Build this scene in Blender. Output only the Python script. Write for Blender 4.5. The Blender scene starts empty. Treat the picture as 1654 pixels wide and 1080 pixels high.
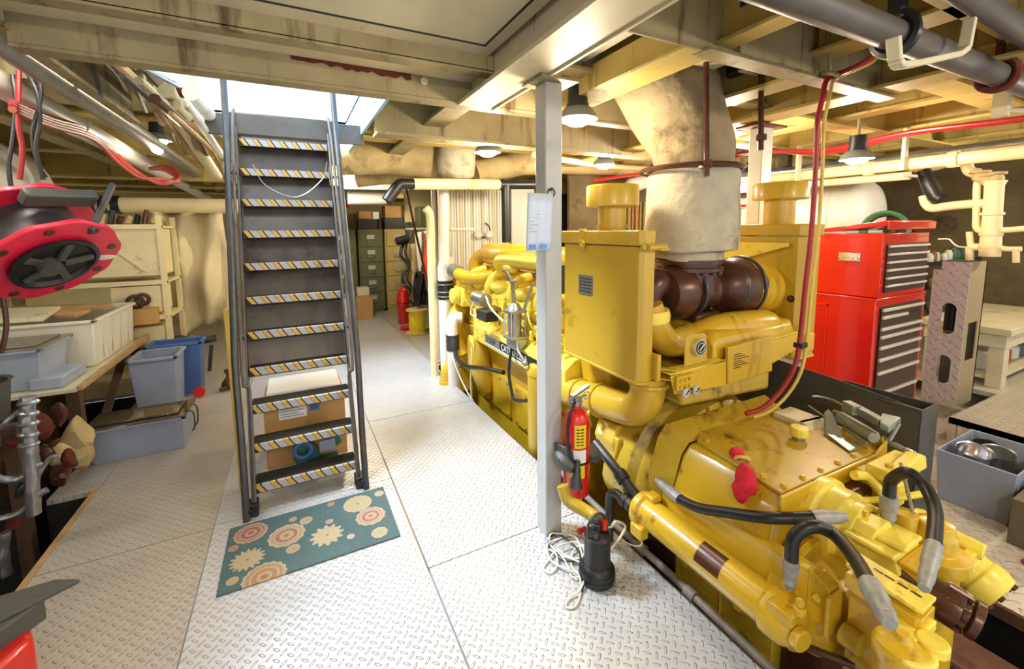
import bpy, bmesh, math, random
import numpy as np
from mathutils import Vector, Matrix, Euler
random.seed(7)
C = bpy.context.scene.collection
PI = math.pi
# ---------------------------------------------------------------- camera
FPX, PCX, PCY, EYE = 690.0, 827.0, 450.0, 1.6
RC = np.array([[0.88918615, 0.06226153, -0.45328963],
               [-0.45740145, 0.09609274, -0.88405322],
               [-0.01148466, 0.99342322, 0.11392285]])
def W(px, py, x=None, y=None, z=None):
    """point of the place seen along one sight line, on the plane x=, y= or z="""
    v = RC @ np.array([(px-PCX)/FPX, -(py-PCY)/FPX, -1.0])
    t = x/v[0] if x is not None else y/v[1] if y is not None else (z-EYE)/v[2]
    return Vector((v[0]*t, v[1]*t, EYE+v[2]*t))
cd = bpy.data.cameras.new('camera'); cam = bpy.data.objects.new('camera', cd); C.objects.link(cam)
m = Matrix([list(RC[0])+[0], list(RC[1])+[0], list(RC[2])+[EYE], [0, 0, 0, 1]])
cam.matrix_world = m
cd.sensor_fit = 'HORIZONTAL'; cd.sensor_width = 36; cd.lens = FPX/1654*36
cd.shift_y = -90/1654; cd.clip_start = .05
S = bpy.context.scene; S.camera = cam
# ---------------------------------------------------------------- world, daylight, exposure
S.view_settings.view_transform = 'Standard'; S.view_settings.look = 'None'
S.view_settings.exposure = 0.35; S.view_settings.gamma = 1
S.cycles.max_bounces = 7; S.cycles.diffuse_bounces = 4; S.cycles.glossy_bounces = 4
S.cycles.transmission_bounces = 5; S.cycles.transparent_max_bounces = 8
S.cycles.caustics_reflective = False; S.cycles.caustics_refractive = False
S.cycles.sample_clamp_indirect = 6
w = bpy.data.worlds.new('sky'); S.world = w; w.use_nodes = True
bg = w.node_tree.nodes['Background']; bg.inputs[0].default_value = (.93, .96, 1, 1); bg.inputs[1].default_value = 1.0
def lamp(kind, name, loc, power, col=(1, 1, 1), size=.3, size_y=None, aim=None, parent=None):
    l = bpy.data.lights.new(name, kind); l.energy = power; l.color = col
    if kind == 'AREA':
        l.size = size
        if size_y: l.shape = 'RECTANGLE'; l.size_y = size_y
    elif kind == 'POINT': l.shadow_soft_size = size
    o = bpy.data.objects.new(name, l); C.objects.link(o); o.location = loc
    if aim is not None: o.rotation_euler = (Vector(aim)-Vector(loc)).to_track_quat('-Z', 'Y').to_euler()
    if parent: o.parent = parent; o.location = Vector(loc)-wloc(parent)
    return o
DAY = lamp('AREA', 'hatch_daylight', (-.9, 3.6, 4.2), 400, (.80, .90, 1), .9, .9, aim=(.9, 2.5, 0))
# ---------------------------------------------------------------- materials
def nt(name):
    m = bpy.data.materials.new(name); m.use_nodes = True
    return m, m.node_tree, m.node_tree.nodes['Principled BSDF']
def N(t, kind, **kw):
    n = t.nodes.new(kind)
    for k, v in kw.items():
        if k == 'ins':
            for i, x in v.items():
                if hasattr(x, 'is_linked') or isinstance(x, bpy.types.NodeSocket): t.links.new(x, n.inputs[i])
                else: n.inputs[i].default_value = x
        else: setattr(n, k, v)
    return n
def s2l(c):
    return tuple((v/12.92 if v <= .04045 else ((v+.055)/1.055)**2.4) for v in [q/255 for q in c])
def ramp(t, fac, stops):
    r = N(t, 'ShaderNodeValToRGB'); t.links.new(fac, r.inputs[0]); e = r.color_ramp.elements
    while len(e) < len(stops): e.new(.5)
    for q, (p, c) in zip(e, stops): q.position = p; q.color = (*c, 1) if len(c) == 3 else c
    return r
def mat(name, rgb, rough=.5, metal=0., var=.12, scale=6, stain=None, samt=0., sscale=2.5, streak=1., bump=0., bscale=60, spec=.5, alpha=None, trans=0., emit=None, estr=0., coat=0.):
    """painted / worn surface: base colour with gentle mottling, optional stains of another colour, optional bump"""
    m, t, b = nt(name); c = s2l(rgb); L = t.links
    b.inputs['Roughness'].default_value = rough; b.inputs['Metallic'].default_value = metal
    b.inputs['Specular IOR Level'].default_value = spec
    tc = N(t, 'ShaderNodeTexCoord')
    no = N(t, 'ShaderNodeTexNoise', ins={'Vector': tc.outputs['Object'], 'Scale': scale, 'Detail': 4., 'Roughness': .6})
    r = ramp(t, no.outputs[0], [(.3, tuple(x*(1-var) for x in c)), (.7, tuple(min(1, x*(1+var)) for x in c))])
    out = r.outputs[0]
    if stain:
        mp = N(t, 'ShaderNodeMapping', ins={0: tc.outputs['Object']}); mp.inputs['Scale'].default_value = (1, 1, streak)
        n2 = N(t, 'ShaderNodeTexNoise', ins={'Vector': mp.outputs[0], 'Scale': sscale, 'Detail': 6., 'Roughness': .7})
        r2 = ramp(t, n2.outputs[0], [(.62-samt*.3, (0, 0, 0)), (.72-samt*.15, (1, 1, 1))])
        mx = N(t, 'ShaderNodeMix', data_type='RGBA'); L.new(r2.outputs[0], mx.inputs[0]); L.new(out, mx.inputs[6]); mx.inputs[7].default_value = (*s2l(stain), 1)
        out = mx.outputs[2]
    L.new(out, b.inputs['Base Color'])
    if bump:
        nb = N(t, 'ShaderNodeTexNoise', ins={'Vector': tc.outputs['Object'], 'Scale': bscale, 'Detail': 3.})
        bp = N(t, 'ShaderNodeBump', ins={'Strength': bump, 'Distance': .01, 'Height': nb.outputs[0]}); L.new(bp.outputs[0], b.inputs['Normal'])
    if alpha is not None: b.inputs['Alpha'].default_value = alpha
    if trans: b.inputs['Transmission Weight'].default_value = trans
    if coat: b.inputs['Coat Weight'].default_value = coat
    if emit: b.inputs['Emission Color'].default_value = (*s2l(emit), 1); b.inputs['Emission Strength'].default_value = estr
    return m
def diamond(name, rgb, dirt, metal=.35, rough=.38, pitch=.034, amt=.25):
    """raised-lozenge chequer plate"""
    m, t, b = nt(name); L = t.links
    tc = N(t, 'ShaderNodeTexCoord')
    mp = N(t, 'ShaderNodeMapping', ins={0: tc.outputs['Object']}); mp.inputs['Rotation'].default_value = (0, 0, PI/4); mp.inputs['Scale'].default_value = (1/pitch,)*3
    sp = N(t, 'ShaderNodeSeparateXYZ', ins={0: mp.outputs[0]})
    def M(op, a, b2=0., c=0.): 
        n = N(t, 'ShaderNodeMath', operation=op, ins={0: a, 1: b2}); 
        if op in ('MULTIPLY_ADD',): n.inputs[2].default_value = c
        return n.outputs[0]
    x, y = sp.outputs[0], sp.outputs[1]
    par = M('MODULO', M('ABSOLUTE', M('ADD', M('FLOOR', x), M('FLOOR', y))), 2.)
    u = M('SUBTRACT', M('FRACT', x), .5); v = M('SUBTRACT', M('FRACT', y), .5)
    def q(a, s): return M('POWER', M('ABSOLUTE', M('DIVIDE', a, s)), 2.)
    d1 = M('ADD', q(u, .46), q(v, .15)); d2 = M('ADD', q(u, .15), q(v, .46))
    d = M('ADD', M('MULTIPLY', d1, par), M('MULTIPLY', d2, M('SUBTRACT', 1., par)))
    h = N(t, 'ShaderNodeMapRange', interpolation_type='SMOOTHSTEP', ins={0: d, 1: 1.25, 2: .35, 3: 0., 4: 1.}).outputs[0]
    n1 = N(t, 'ShaderNodeTexNoise', ins={'Vector': tc.outputs['Object'], 'Scale': 1.7, 'Detail': 7., 'Roughness': .7})
    n2 = N(t, 'ShaderNodeTexNoise', ins={'Vector': tc.outputs['Object'], 'Scale': 24., 'Detail': 3., 'Roughness': .7})
    c = s2l(rgb); dc = s2l(dirt)
    r1 = ramp(t, n1.outputs[0], [(.42, c), (.75, tuple(a*(1-amt)+e*amt for a, e in zip(c, dc)))])
    r2 = ramp(t, n2.outputs[0], [(.66, (1, 1, 1)), (.78, (.55, .52, .48))])
    mx = N(t, 'ShaderNodeMix', data_type='RGBA', blend_type='MULTIPLY'); mx.inputs[0].default_value = .5
    L.new(r1.outputs[0], mx.inputs[6]); L.new(r2.outputs[0], mx.inputs[7]); L.new(mx.outputs[2], b.inputs['Base Color'])
    b.inputs['Metallic'].default_value = metal
    rr = N(t, 'ShaderNodeMapRange', ins={0: n1.outputs[0], 1: .3, 2: .7, 3: rough-.08, 4: rough+.12}); L.new(rr.outputs[0], b.inputs['Roughness'])
    bp = N(t, 'ShaderNodeBump', ins={'Strength': 1., 'Distance': .006, 'Height': h}); L.new(bp.outputs[0], b.inputs['Normal'])
    return m
M = {}
M['plate'] = diamond('bright chequer plate', (214, 216, 220), (120, 112, 100))
M['plate_tan'] = diamond('chequer plate with tan film', (198, 191, 180), (128, 112, 92), metal=.3)
M['plate_r'] = diamond('chequer plate walkway', (214, 206, 192), (120, 104, 88), metal=.25, rough=.33, pitch=.055)
M['zinc'] = mat('wrapped zinc sleeve', (158, 158, 156), .5, metal=.25, var=.2, scale=40)
M['paleblue'] = mat('pale blue paint', (150, 186, 214), .45, var=.08, stain=(190, 180, 160), samt=.1)
M['cream'] = mat('cream deckhead paint', (205, 192, 145), .5, var=.12, scale=4, stain=(120, 88, 45), samt=.08, sscale=5, streak=.25)
M['beam'] = mat('grimy cream beam paint', (160, 146, 108), .5, var=.2, scale=3, stain=(96, 66, 36), samt=.28, sscale=7, streak=.12)
M['beamlt'] = mat('clean cream beam paint', (212, 202, 170), .5, var=.1, scale=4, stain=(130, 95, 55), samt=.05, sscale=5, streak=.2)
M['olive'] = mat('yellowed deckhead paint', (190, 168, 95), .5, var=.16, scale=4, stain=(110, 80, 36), samt=.15, sscale=6, streak=.15)
M['panel'] = mat('pale deck panel', (214, 206, 176), .45, var=.06, scale=3)
M['rust'] = mat('rust', (92, 34, 20), .85, var=.3, scale=20, bump=.3)
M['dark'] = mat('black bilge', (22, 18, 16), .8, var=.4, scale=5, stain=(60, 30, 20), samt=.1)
M['hull'] = mat('brown hull paint', (112, 96, 64), .7, var=.35, scale=2, stain=(60, 42, 28), samt=.12, sscale=1.6)  # brown hull colour with darker blotches
M['white'] = mat('white gloss paint', (225, 224, 216), .35, var=.05, scale=3)
M['post'] = mat('grey white post paint', (190, 192, 190), .4, var=.08, scale=5, stain=(150, 140, 125), samt=.15, sscale=3, streak=.4)
M['black'] = mat('black', (24, 24, 25), .45, var=.2)
M['rubber'] = mat('black rubber', (30, 30, 32), .38, var=.2)
M['steel'] = mat('galvanised steel', (165, 168, 170), .35, metal=.8, var=.15, scale=20)
M['steel_dk'] = mat('dark steel', (80, 80, 82), .42, metal=.6, var=.2, scale=12)
M['chrome'] = mat('bright metal', (225, 225, 228), .18, metal=1., var=.03)
M['yel'] = mat('engine yellow enamel', (212, 173, 40), .3, var=.1, scale=3, stain=(150, 104, 16), samt=.06, sscale=7, coat=.3)
M['yel_box'] = mat('mustard yellow enamel', (200, 164, 46), .36, var=.07, scale=2, stain=(160, 118, 30), samt=.03, sscale=4, coat=.2)
M['yel_dirty'] = mat('oily yellow enamel', (186, 155, 44), .34, var=.16, scale=4, stain=(104, 70, 16), samt=.25, sscale=6)
M['yel_lt'] = mat('bright yellow enamel', (244, 222, 88), .32, var=.08, scale=6, stain=(190, 140, 20), samt=.12, sscale=8)
M['red'] = mat('red enamel', (214, 30, 22), .3, var=.08, scale=2, coat=.4)
M['orange'] = mat('orange fabric', (240, 70, 30), .8, var=.15)
M['cloth'] = mat('cream canvas', (214, 200, 160), .85, var=.12, scale=3, bump=.4, bscale=14)
M['insul'] = mat('grey lagging cloth', (186, 176, 154), .9, var=.14, scale=8, stain=(128, 108, 78), samt=.2, sscale=2.2, bump=.9, bscale=26)
M['insul_dk'] = mat('sooty lagging cloth', (150, 134, 102), .9, var=.22, scale=5, stain=(84, 62, 40), samt=.3, sscale=3, bump=.9, bscale=22)
M['duct'] = mat('tan lagging cloth', (190, 168, 118), .85, var=.2, scale=5, stain=(120, 92, 52), samt=.2, sscale=4, bump=.6, bscale=16)
M['pvc'] = mat('cream pipe', (232, 216, 168), .4, var=.07, scale=4, stain=(170, 140, 80), samt=.05)
M['pvcw'] = mat('white plastic', (228, 224, 212), .4, var=.04)
M['brown'] = mat('brown iron', (84, 52, 38), .3, metal=.25, var=.25, scale=7)
M['ladder'] = mat('dark grey ladder paint', (92, 88, 86), .45, metal=.2, var=.2, scale=7, stain=(50, 44, 42), samt=.15)
M['riser'] = mat('worn grey sheet', (88, 82, 80), .38, metal=.35, var=.2, scale=5, stain=(62, 48, 42), samt=.25, sscale=3)
M['wood'] = mat('weathered wood', (176, 142, 98), .7, var=.2, scale=9)
M['wood_dk'] = mat('dark timber', (84, 58, 36), .8, var=.3, scale=8)
M['card'] = mat('cardboard', (190, 148, 92), .8, var=.08, scale=5)
M['paper'] = mat('white paper', (240, 240, 238), .6, var=.02)
M['grey'] = mat('grey plastic', (150, 158, 180), .5, var=.06)
M['grey_dk'] = mat('dark grey sheet metal', (82, 82, 78), .5, metal=.2, var=.12, scale=3, stain=(58, 50, 44), samt=.2)
M['blue'] = mat('blue plastic', (74, 106, 168), .45, var=.1)
M['green'] = mat('green enamel', (98, 102, 62), .5, var=.1)
M['beige'] = mat('beige enamel', (186, 166, 104), .5, var=.08)
M['teal'] = mat('teal plastic', (24, 84, 80), .4, var=.1)
# ---------------------------------------------------------------- mesh building
class MB:
    def __init__(s): s.v = []; s.f = []
    def add(s, vs, fs):
        k = len(s.v); s.v += [Vector(v) for v in vs]; s.f += [tuple(i+k for i in f) for f in fs]; return s
    def box(s, x0, x1, y0, y1, z0, z1):
        x0, x1 = min(x0, x1), max(x0, x1); y0, y1 = min(y0, y1), max(y0, y1); z0, z1 = min(z0, z1), max(z0, z1)
        return s.add([(x0, y0, z0), (x1, y0, z0), (x1, y1, z0), (x0, y1, z0), (x0, y0, z1), (x1, y0, z1), (x1, y1, z1), (x0, y1, z1)],
                     [(0, 3, 2, 1), (4, 5, 6, 7), (0, 1, 5, 4), (1, 2, 6, 5), (2, 3, 7, 6), (3, 0, 4, 7)])
    def cbox(s, c, d, rot=(0, 0, 0)):
        k = len(s.v); s.box(-d[0]/2, d[0]/2, -d[1]/2, d[1]/2, -d[2]/2, d[2]/2); e = Euler(rot).to_matrix()
        for i in range(k, len(s.v)): s.v[i] = e @ s.v[i] + Vector(c)
        return s
    def bar(s, a, b, w, h=None, up=(0, 0, 1)):
        """square bar from a to b"""
        a, b = Vector(a), Vector(b); h = h or w; d = (b-a).normalized(); u = Vector(up)
        if abs(d.dot(u)) > .98: u = Vector((0, 1, 0))
        r = d.cross(u).normalized(); u = r.cross(d)
        P = [p+r*i*w/2+u*j*h/2 for p in (a, b) for i, j in ((-1, -1), (1, -1), (1, 1), (-1, 1))]
        return s.add(P, [(0, 1, 2, 3), (7, 6, 5, 4), (0, 4, 5, 1), (1, 5, 6, 2), (2, 6, 7, 3), (3, 7, 4, 0)])
    def cyl(s, a, b, r, r2=None, n=20, cap=True):
        return s.rings([a, b], [r, r if r2 is None else r2], n, cap)
    def rings(s, pts, rad, n=16, cap=True, closed=False, phase=0.):
        pts = [Vector(p) for p in pts]; m = len(pts)
        if not hasattr(rad, '__len__'): rad = [rad]*m
        T = []
        for i in range(m):
            a = pts[i-1] if (i or closed) else pts[0]; b = pts[(i+1) % m] if (i < m-1 or closed) else pts[-1]
            d = b-a
            if d.length < 1e-9: d = T[-1] if T else Vector((0, 0, 1))
            T.append(d.normalized())
        u = T[0].orthogonal().normalized() if abs(T[0].z) > .9 else T[0].cross(Vector((0, 0, 1))).normalized()
        if abs(T[0].z) > .9: u = Vector((1, 0, 0)); u = (u-T[0]*u.dot(T[0])).normalized()
        V = []; 
        for i in range(m):
            if i:
                q = T[i-1].rotation_difference(T[i]); u = q @ u
            u = (u-T[i]*u.dot(T[i])).normalized(); w = T[i].cross(u)
            for k in range(n):
                a = 2*PI*k/n+phase; V.append(pts[i]+(u*math.cos(a)+w*math.sin(a))*rad[i])
        F = []
        for i in range(m if closed else m-1):
            j = (i+1) % m
            for k in range(n): F.append((i*n+k, i*n+(k+1) % n, j*n+(k+1) % n, j*n+k))
        if cap and not closed: F.append(tuple(range(n-1, -1, -1))); F.append(tuple((m-1)*n+k for k in range(n)))
        return s.add(V, F)
    def tube(s, pts, r, n=10, sub=6, closed=False, cap=True):
        return s.rings(spline(pts, sub, closed), r, n, cap, closed)
    def lathe(s, prof, o=(0, 0, 0), ax=(0, 0, 1), n=28, cap=True):
        """prof: list of (radius, height along ax)"""
        o = Vector(o); ax = Vector(ax).normalized()
        u = Vector((1, 0, 0)) if abs(ax.x) < .9 else Vector((0, 1, 0)); u = (u-ax*u.dot(ax)).normalized(); w = ax.cross(u)
        V = [o+ax*h+(u*math.cos(2*PI*k/n)+w*math.sin(2*PI*k/n))*max(r, .0001) for r, h in prof for k in range(n)]
        F = [(i*n+k, i*n+(k+1) % n, (i+1)*n+(k+1) % n, (i+1)*n+k) for i in range(len(prof)-1) for k in range(n)]
        if cap: F.append(tuple(range(n-1, -1, -1))); F.append(tuple((len(prof)-1)*n+k for k in range(n)))
        return s.add(V, F)
    def prism(s, poly, ext):
        """closed 3D polygon pushed along vector ext"""
        P = [Vector(p) for p in poly]; e = Vector(ext); n = len(P)
        return s.add(P+[p+e for p in P], [tuple(range(n-1, -1, -1)), tuple(range(n, 2*n))]+[(i, (i+1) % n, n+(i+1) % n, n+i) for i in range(n)])
    def quad(s, *p): return s.add(p, [tuple(range(len(p)))])
    def ball(s, c, r, n=14, m=9, sc=(1, 1, 1)):
        V = []; F = []
        for i in range(m+1):
            a = PI*i/m
            for k in range(n):
                b = 2*PI*k/n; V.append(Vector(c)+Vector((math.sin(a)*math.cos(b)*sc[0], math.sin(a)*math.sin(b)*sc[1], math.cos(a)*sc[2]))*r)
        for i in range(m):
            for k in range(n): F.append((i*n+k, (i+1)*n+k, (i+1)*n+(k+1) % n, i*n+(k+1) % n))
        return s.add(V, F)
    def torus(s, c, R, r, ax=(0, 0, 1), n=32, k=8, a0=0, a1=2*PI):
        ax = Vector(ax).normalized(); u = ax.orthogonal().normalized(); w = ax.cross(u); full = abs(a1-a0-2*PI) < 1e-6
        q = n if full else n+1
        pts = [Vector(c)+(u*math.cos(a0+(a1-a0)*i/n)+w*math.sin(a0+(a1-a0)*i/n))*R for i in range(q)]
        return s.rings(pts, r, k, True, full)
    def bolt(s, p, ax, r=.012, h=.008):
        p = Vector(p); return s.rings([p, p+Vector(ax).normalized()*h], [r, r], 6)
    def rough(s, amt, sc=6., seed=0):
        from mathutils import noise
        for i, v in enumerate(s.v):
            s.v[i] = v+noise.noise_vector(v*sc+Vector((seed, 0, 0)))*amt
        return s
def spline(pts, sub=6, closed=False):
    P = [Vector(p) for p in pts]; n = len(P)
    if n < 3 or sub < 2: return P
    out = []
    rng = n if closed else n-1
    for i in range(rng):
        p0 = P[(i-1) % n] if (closed or i) else P[0]*2-P[1]; p1 = P[i]; p2 = P[(i+1) % n]
        p3 = P[(i+2) % n] if (closed or i+2 < n) else P[-1]*2-P[-2]
        for k in range(sub):
            t = k/sub; out.append(.5*((2*p1)+(p2-p0)*t+(2*p0-5*p1+4*p2-p3)*t*t+(3*p1-p0-3*p2+p3)*t**3))
    if not closed: out.append(P[-1])
    return out
def wloc(o):
    v = Vector((0, 0, 0))
    while o: v += o.location; o = o.parent
    return v
SPLIT = {'housing_ribs': 'housing_rib', 'housing_bolts': 'housing_bolt', 'cover_bolts': 'cover_bolt', 'inspection_covers': 'inspection_cover', 'pump_fittings': 'pump_fitting', 'fuel_lines': 'fuel_line',
         'cooler_boss': 'cooler_boss', 'housing_band': 'housing_band', 'tub_rib': 'tub_rib', 'pipe_clamp': 'pipe_clamp', 'tie_rod': 'tie_rod', 'top_flange': 'top_flange', 'flange_bolts': 'flange_bolt', 'panel_bolt': 'panel_bolt',
         'wire_ties': 'wire_tie', 'flutes': 'flute', 'ribs': 'rib', 'saddle': 'saddle', 'coupling_ring': 'coupling_ring', 'clamp': 'clamp', 'blue_tab': 'blue_tab', 'hanger_plate': 'hanger_plate', 'arm': 'arm', 'base_band': 'base_band', 'label_picture': 'label_picture', 'plate_slots': 'plate_slot'}
def islands(mb):
    par = list(range(len(mb.v)))
    def fd(i):
        while par[i] != i: par[i] = par[par[i]]; i = par[i]
        return i
    for f in mb.f:
        a = fd(f[0])
        for i in f[1:]: par[fd(i)] = a
    gr = {}
    for f in mb.f: gr.setdefault(fd(f[0]), []).append(f)
    out = []
    for fs in gr.values():
        ids = sorted({i for f in fs for i in f}); mp = {i: k for k, i in enumerate(ids)}; q = MB(); q.v = [mb.v[i] for i in ids]; q.f = [tuple(mp[i] for i in f) for f in fs]; out.append(q)
    return out
def obj(name, mb, mt, parent=None, bevel=0., smooth=35, label=None):
    if parent is not None and name in SPLIT:
        for q in islands(mb): o = obj0(SPLIT[name], q, mt, parent, bevel, smooth, label)
        return o
    return obj0(name, mb, mt, parent, bevel, smooth, label)
def obj0(name, mb, mt, parent=None, bevel=0., smooth=35, label=None):
    """one mesh object; vertices are given in world coordinates (or in the thing's own when it stands at the origin)"""
    off = wloc(parent) if parent else None
    if parent is None:
        xs = [v.x for v in mb.v]; ys = [v.y for v in mb.v]; off = Vector(((min(xs)+max(xs))/2, (min(ys)+max(ys))/2, min(v.z for v in mb.v)))
    me = bpy.data.meshes.new(name); me.from_pydata([v-off for v in mb.v], [], mb.f); me.validate(); me.update()
    bm = bmesh.new(); bm.from_mesh(me); bmesh.ops.recalc_face_normals(bm, faces=bm.faces); bm.to_mesh(me); bm.free()
    if smooth:
        me.polygons.foreach_set('use_smooth', [True]*len(me.polygons)); me.set_sharp_from_angle(angle=math.radians(smooth))
    me.materials.append(M[mt] if isinstance(mt, str) else mt)
    o = bpy.data.objects.new(name, me); C.objects.link(o)
    if parent: o.parent = parent
    else: o.location = off
    if bevel:
        b = o.modifiers.new('bevel', 'BEVEL'); b.width = bevel; b.segments = 2; b.limit_method = 'ANGLE'; b.angle_limit = math.radians(40)
    if label: o['label'] = label
    return o
def thing(name, label, cat, loc=(0, 0, 0), group=None):
    o = bpy.data.objects.new(name, None); o.empty_display_size = .1; C.objects.link(o); o.location = loc
    return tag(o, label, cat, group)
def tag(o, label, cat, group=None, kind=None):
    o['label'] = label; o['category'] = cat
    if group: o['group'] = group
    if kind: o['kind'] = kind
    return o
def one(name, mb, mt, label, cat, group=None, bevel=0., smooth=35, kind=None):
    return tag(obj(name, mb, mt, None, bevel, smooth), label, cat, group, kind)
def struct(name, mb, mt, bevel=0., parent=None, smooth=35):
    o = obj(name, mb, mt, parent, bevel, smooth)
    if parent is None: o['kind'] = 'structure'
    return o
def dup(root, loc, rotz=None, label=None, group=None):
    def cp(o, par):
        c = o.copy(); C.objects.link(c); c.parent = par
        for ch in list(o.children): cp(ch, c)
        return c
    r = cp(root, None); r.location = loc
    if rotz is not None: r.rotation_euler = (0, 0, rotz)
    if label: r['label'] = label
    if group: r['group'] = group
    return r
def text(name, s, size, loc, xdir, ydir, mt, parent, depth=.0008, align='LEFT'):
    """raised lettering standing on a surface: xdir along the line, ydir up the letters"""
    cu = bpy.data.curves.new(name, 'FONT'); cu.body = s; cu.size = size; cu.extrude = depth; cu.align_x = align; cu.resolution_u = 2
    o = bpy.data.objects.new(name, cu); C.objects.link(o)
    dg = bpy.context.evaluated_depsgraph_get(); me = bpy.data.meshes.new_from_object(o.evaluated_get(dg))
    bpy.data.objects.remove(o); bpy.data.curves.remove(cu)
    X = Vector(xdir).normalized(); Y = Vector(ydir); Y = (Y-X*Y.dot(X)).normalized(); Z = X.cross(Y)
    mw = Matrix(((X.x, Y.x, Z.x, 0), (X.y, Y.y, Z.y, 0), (X.z, Y.z, Z.z, 0), (0, 0, 0, 1)))
    me.transform(mw); me.materials.clear(); me.materials.append(M[mt]); o = bpy.data.objects.new(name, me); C.objects.link(o)
    o.parent = parent; o.location = Vector(loc)-wloc(parent)
    return o
# ================================================================ THE SETTING
# floor plates with open seams between them
fl = MB()
g = .003
rows = [(-1.2, .35), (.35, 1.853), (1.853, 3.63), (3.63, 5.4), (5.4, 7.2), (7.2, 10.2)]
for y0, y1 in rows: fl.box(.484+g, 1.425, y0+g, y1-g, -.03, 0)
for y0, y1 in [(-1.2, 1.1), (1.1, 2.7), (2.7, 4.6), (4.6, 6.6), (6.6, 10.2)]: fl.box(-.476+g, .478, y0+g, y1-g, -.03, 0)
floor = struct('floor', fl, 'plate')
f2 = MB()
for y0, y1 in [(-1.2, 1.2), (1.2, 2.68), (2.68, 4.5), (4.5, 7.), (7., 10.2)]:
    f2.box(-1.18, -.476-g, y0+g, y1-g, -.03, 0)
f2.box(-1.42, -1.18-g, 3.45, 10.2, -.03, 0); f2.box(-2.4, -1.42, 5.46, 10.2, -.03, 0)
f2.box(1.43, 3.6, 4.95, 10.2, -.03, 0)
struct('floor', f2, 'plate_tan', parent=None).name = 'floor_left'
f3 = MB(); f3.box(-1.21, -1.18, -1, 3.45, -.05, .005)
f3.box(.4795, .4825, 1.86, 3.0, -.03, .001)
struct('trim_1', f3, 'wood')
f4 = MB(); f4.box(2.57, 4.6, -1.5, .9, -.03, 0); f4.box(2.57, 8, .9, 10.2, -.03, 0)
struct('floor_right', f4, 'plate_r')
b = MB(); b.box(2.55, 2.57, -1.5, 4.9, -.05, .004); b.box(1.425, 1.435, -1.2, 4.93, -.06, -.002)
struct('trim_2', b, 'wood_dk')
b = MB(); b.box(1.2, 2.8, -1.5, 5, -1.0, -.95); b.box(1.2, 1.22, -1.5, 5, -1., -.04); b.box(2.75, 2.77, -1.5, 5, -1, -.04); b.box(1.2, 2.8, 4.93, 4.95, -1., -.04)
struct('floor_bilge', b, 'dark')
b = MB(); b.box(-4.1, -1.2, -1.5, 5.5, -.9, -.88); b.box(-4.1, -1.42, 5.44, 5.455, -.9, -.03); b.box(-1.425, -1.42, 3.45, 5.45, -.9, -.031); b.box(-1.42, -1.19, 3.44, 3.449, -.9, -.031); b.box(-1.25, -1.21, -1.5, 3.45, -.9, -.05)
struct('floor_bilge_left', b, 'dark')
# hull sides and bulkhead
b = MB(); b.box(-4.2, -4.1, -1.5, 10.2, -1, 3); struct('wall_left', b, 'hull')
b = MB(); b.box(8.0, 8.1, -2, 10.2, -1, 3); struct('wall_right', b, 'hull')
b = MB(); b.box(-4.2, 8.1, 10.2, 10.3, -1, 3); struct('wall_back', b, 'beige')
# ---- deckhead: plating with the hatch opening
ZT = 2.62
b = MB()
HX0, HX1, HY0, HY1 = -.62, .53, 2.39, 4.5
b.box(-4.2, HX0, -1.5, 10.3, ZT, ZT+.02); b.box(HX0, 8.1, HY1, 10.3, ZT, ZT+.02); b.box(HX1, 8.1, -1.5, HY1, ZT, ZT+.02); b.box(HX0, HX1, -1.5, HY0, ZT, ZT+.02)
struct('ceiling', b, 'cream')
# near bay panel (pale, outlined in black) and its frame
b = MB(); b.box(-1.6, .93, .3, 2.05, 2.462, 2.52); struct('ceiling_frame', b, 'beamlt')
b = MB(); b.box(-1.3, .855, .5, 1.925, 2.457, 2.465); struct('ceiling_panel', b, 'panel')
b = MB()
for a in ((-1.3, .865, 1.922, 1.932), (.855, .865, .5, 1.93)): b.box(a[0], a[1], a[2], a[3], 2.453, 2.463)
struct('ceiling_seal', b, 'black')
def tbeam(b, x0, x1, y, zb, fw=.12, zt=None, ft=.018, near=True):
    """transverse T-section"""
    b.box(x0, x1, y, y+.014, zb+ft, zt or ZT); b.box(x0, x1, y-fw/2+.007, y+fw/2+.007, zb, zb+ft)
def lbeam(b, y0, y1, x, zb, fw=.12, zt=None, ft=.018):
    b.box(x-.007, x+.007, y0, y1, zb+ft, zt or ZT); b.box(x-fw/2, x+fw/2, y0, y1, zb, zb+ft)
# A and B: the two shallow beams in front of the hatch
b = MB(); b.box(-1.7, .96, 2.05, 2.07, 2.39, ZT); b.box(-1.7, .96, 2.05, 2.13, 2.382, 2.40)
struct('trim_beam', b, 'beam', .003)
b = MB(); b.box(-.9, .96, 2.07, 2.36, 2.43, 2.45); struct('ceiling_strip', b, 'beamlt')
b = MB(); b.box(-.9, 2.9, 2.362, 2.38, 2.31, ZT); b.box(-.9, 2.8, 2.355, 2.44, 2.303, 2.32)
struct('trim_beam', b, 'beam', .003)
# rust scab along the hatch beam, round inspection patch
b = MB()
random.seed(3)
xs = np.linspace(.05, .62, 24); up = [W(10, 10, y=1)]*0
P = [(x, 2.358, 2.428) for x in xs]; Q = [(x, 2.358, 2.428-.012-.03*random.random()*(0.25+x*1.2)) for x in xs][::-1]
b.prism(P+Q, (0, .004, 0)); struct('trim_rust', b, 'rust')
b = MB(); b.cyl((.69, 2.361, 2.40), (.69, 2.352, 2.40), .02, n=20); struct('trim_disc', b, 'panel')
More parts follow.
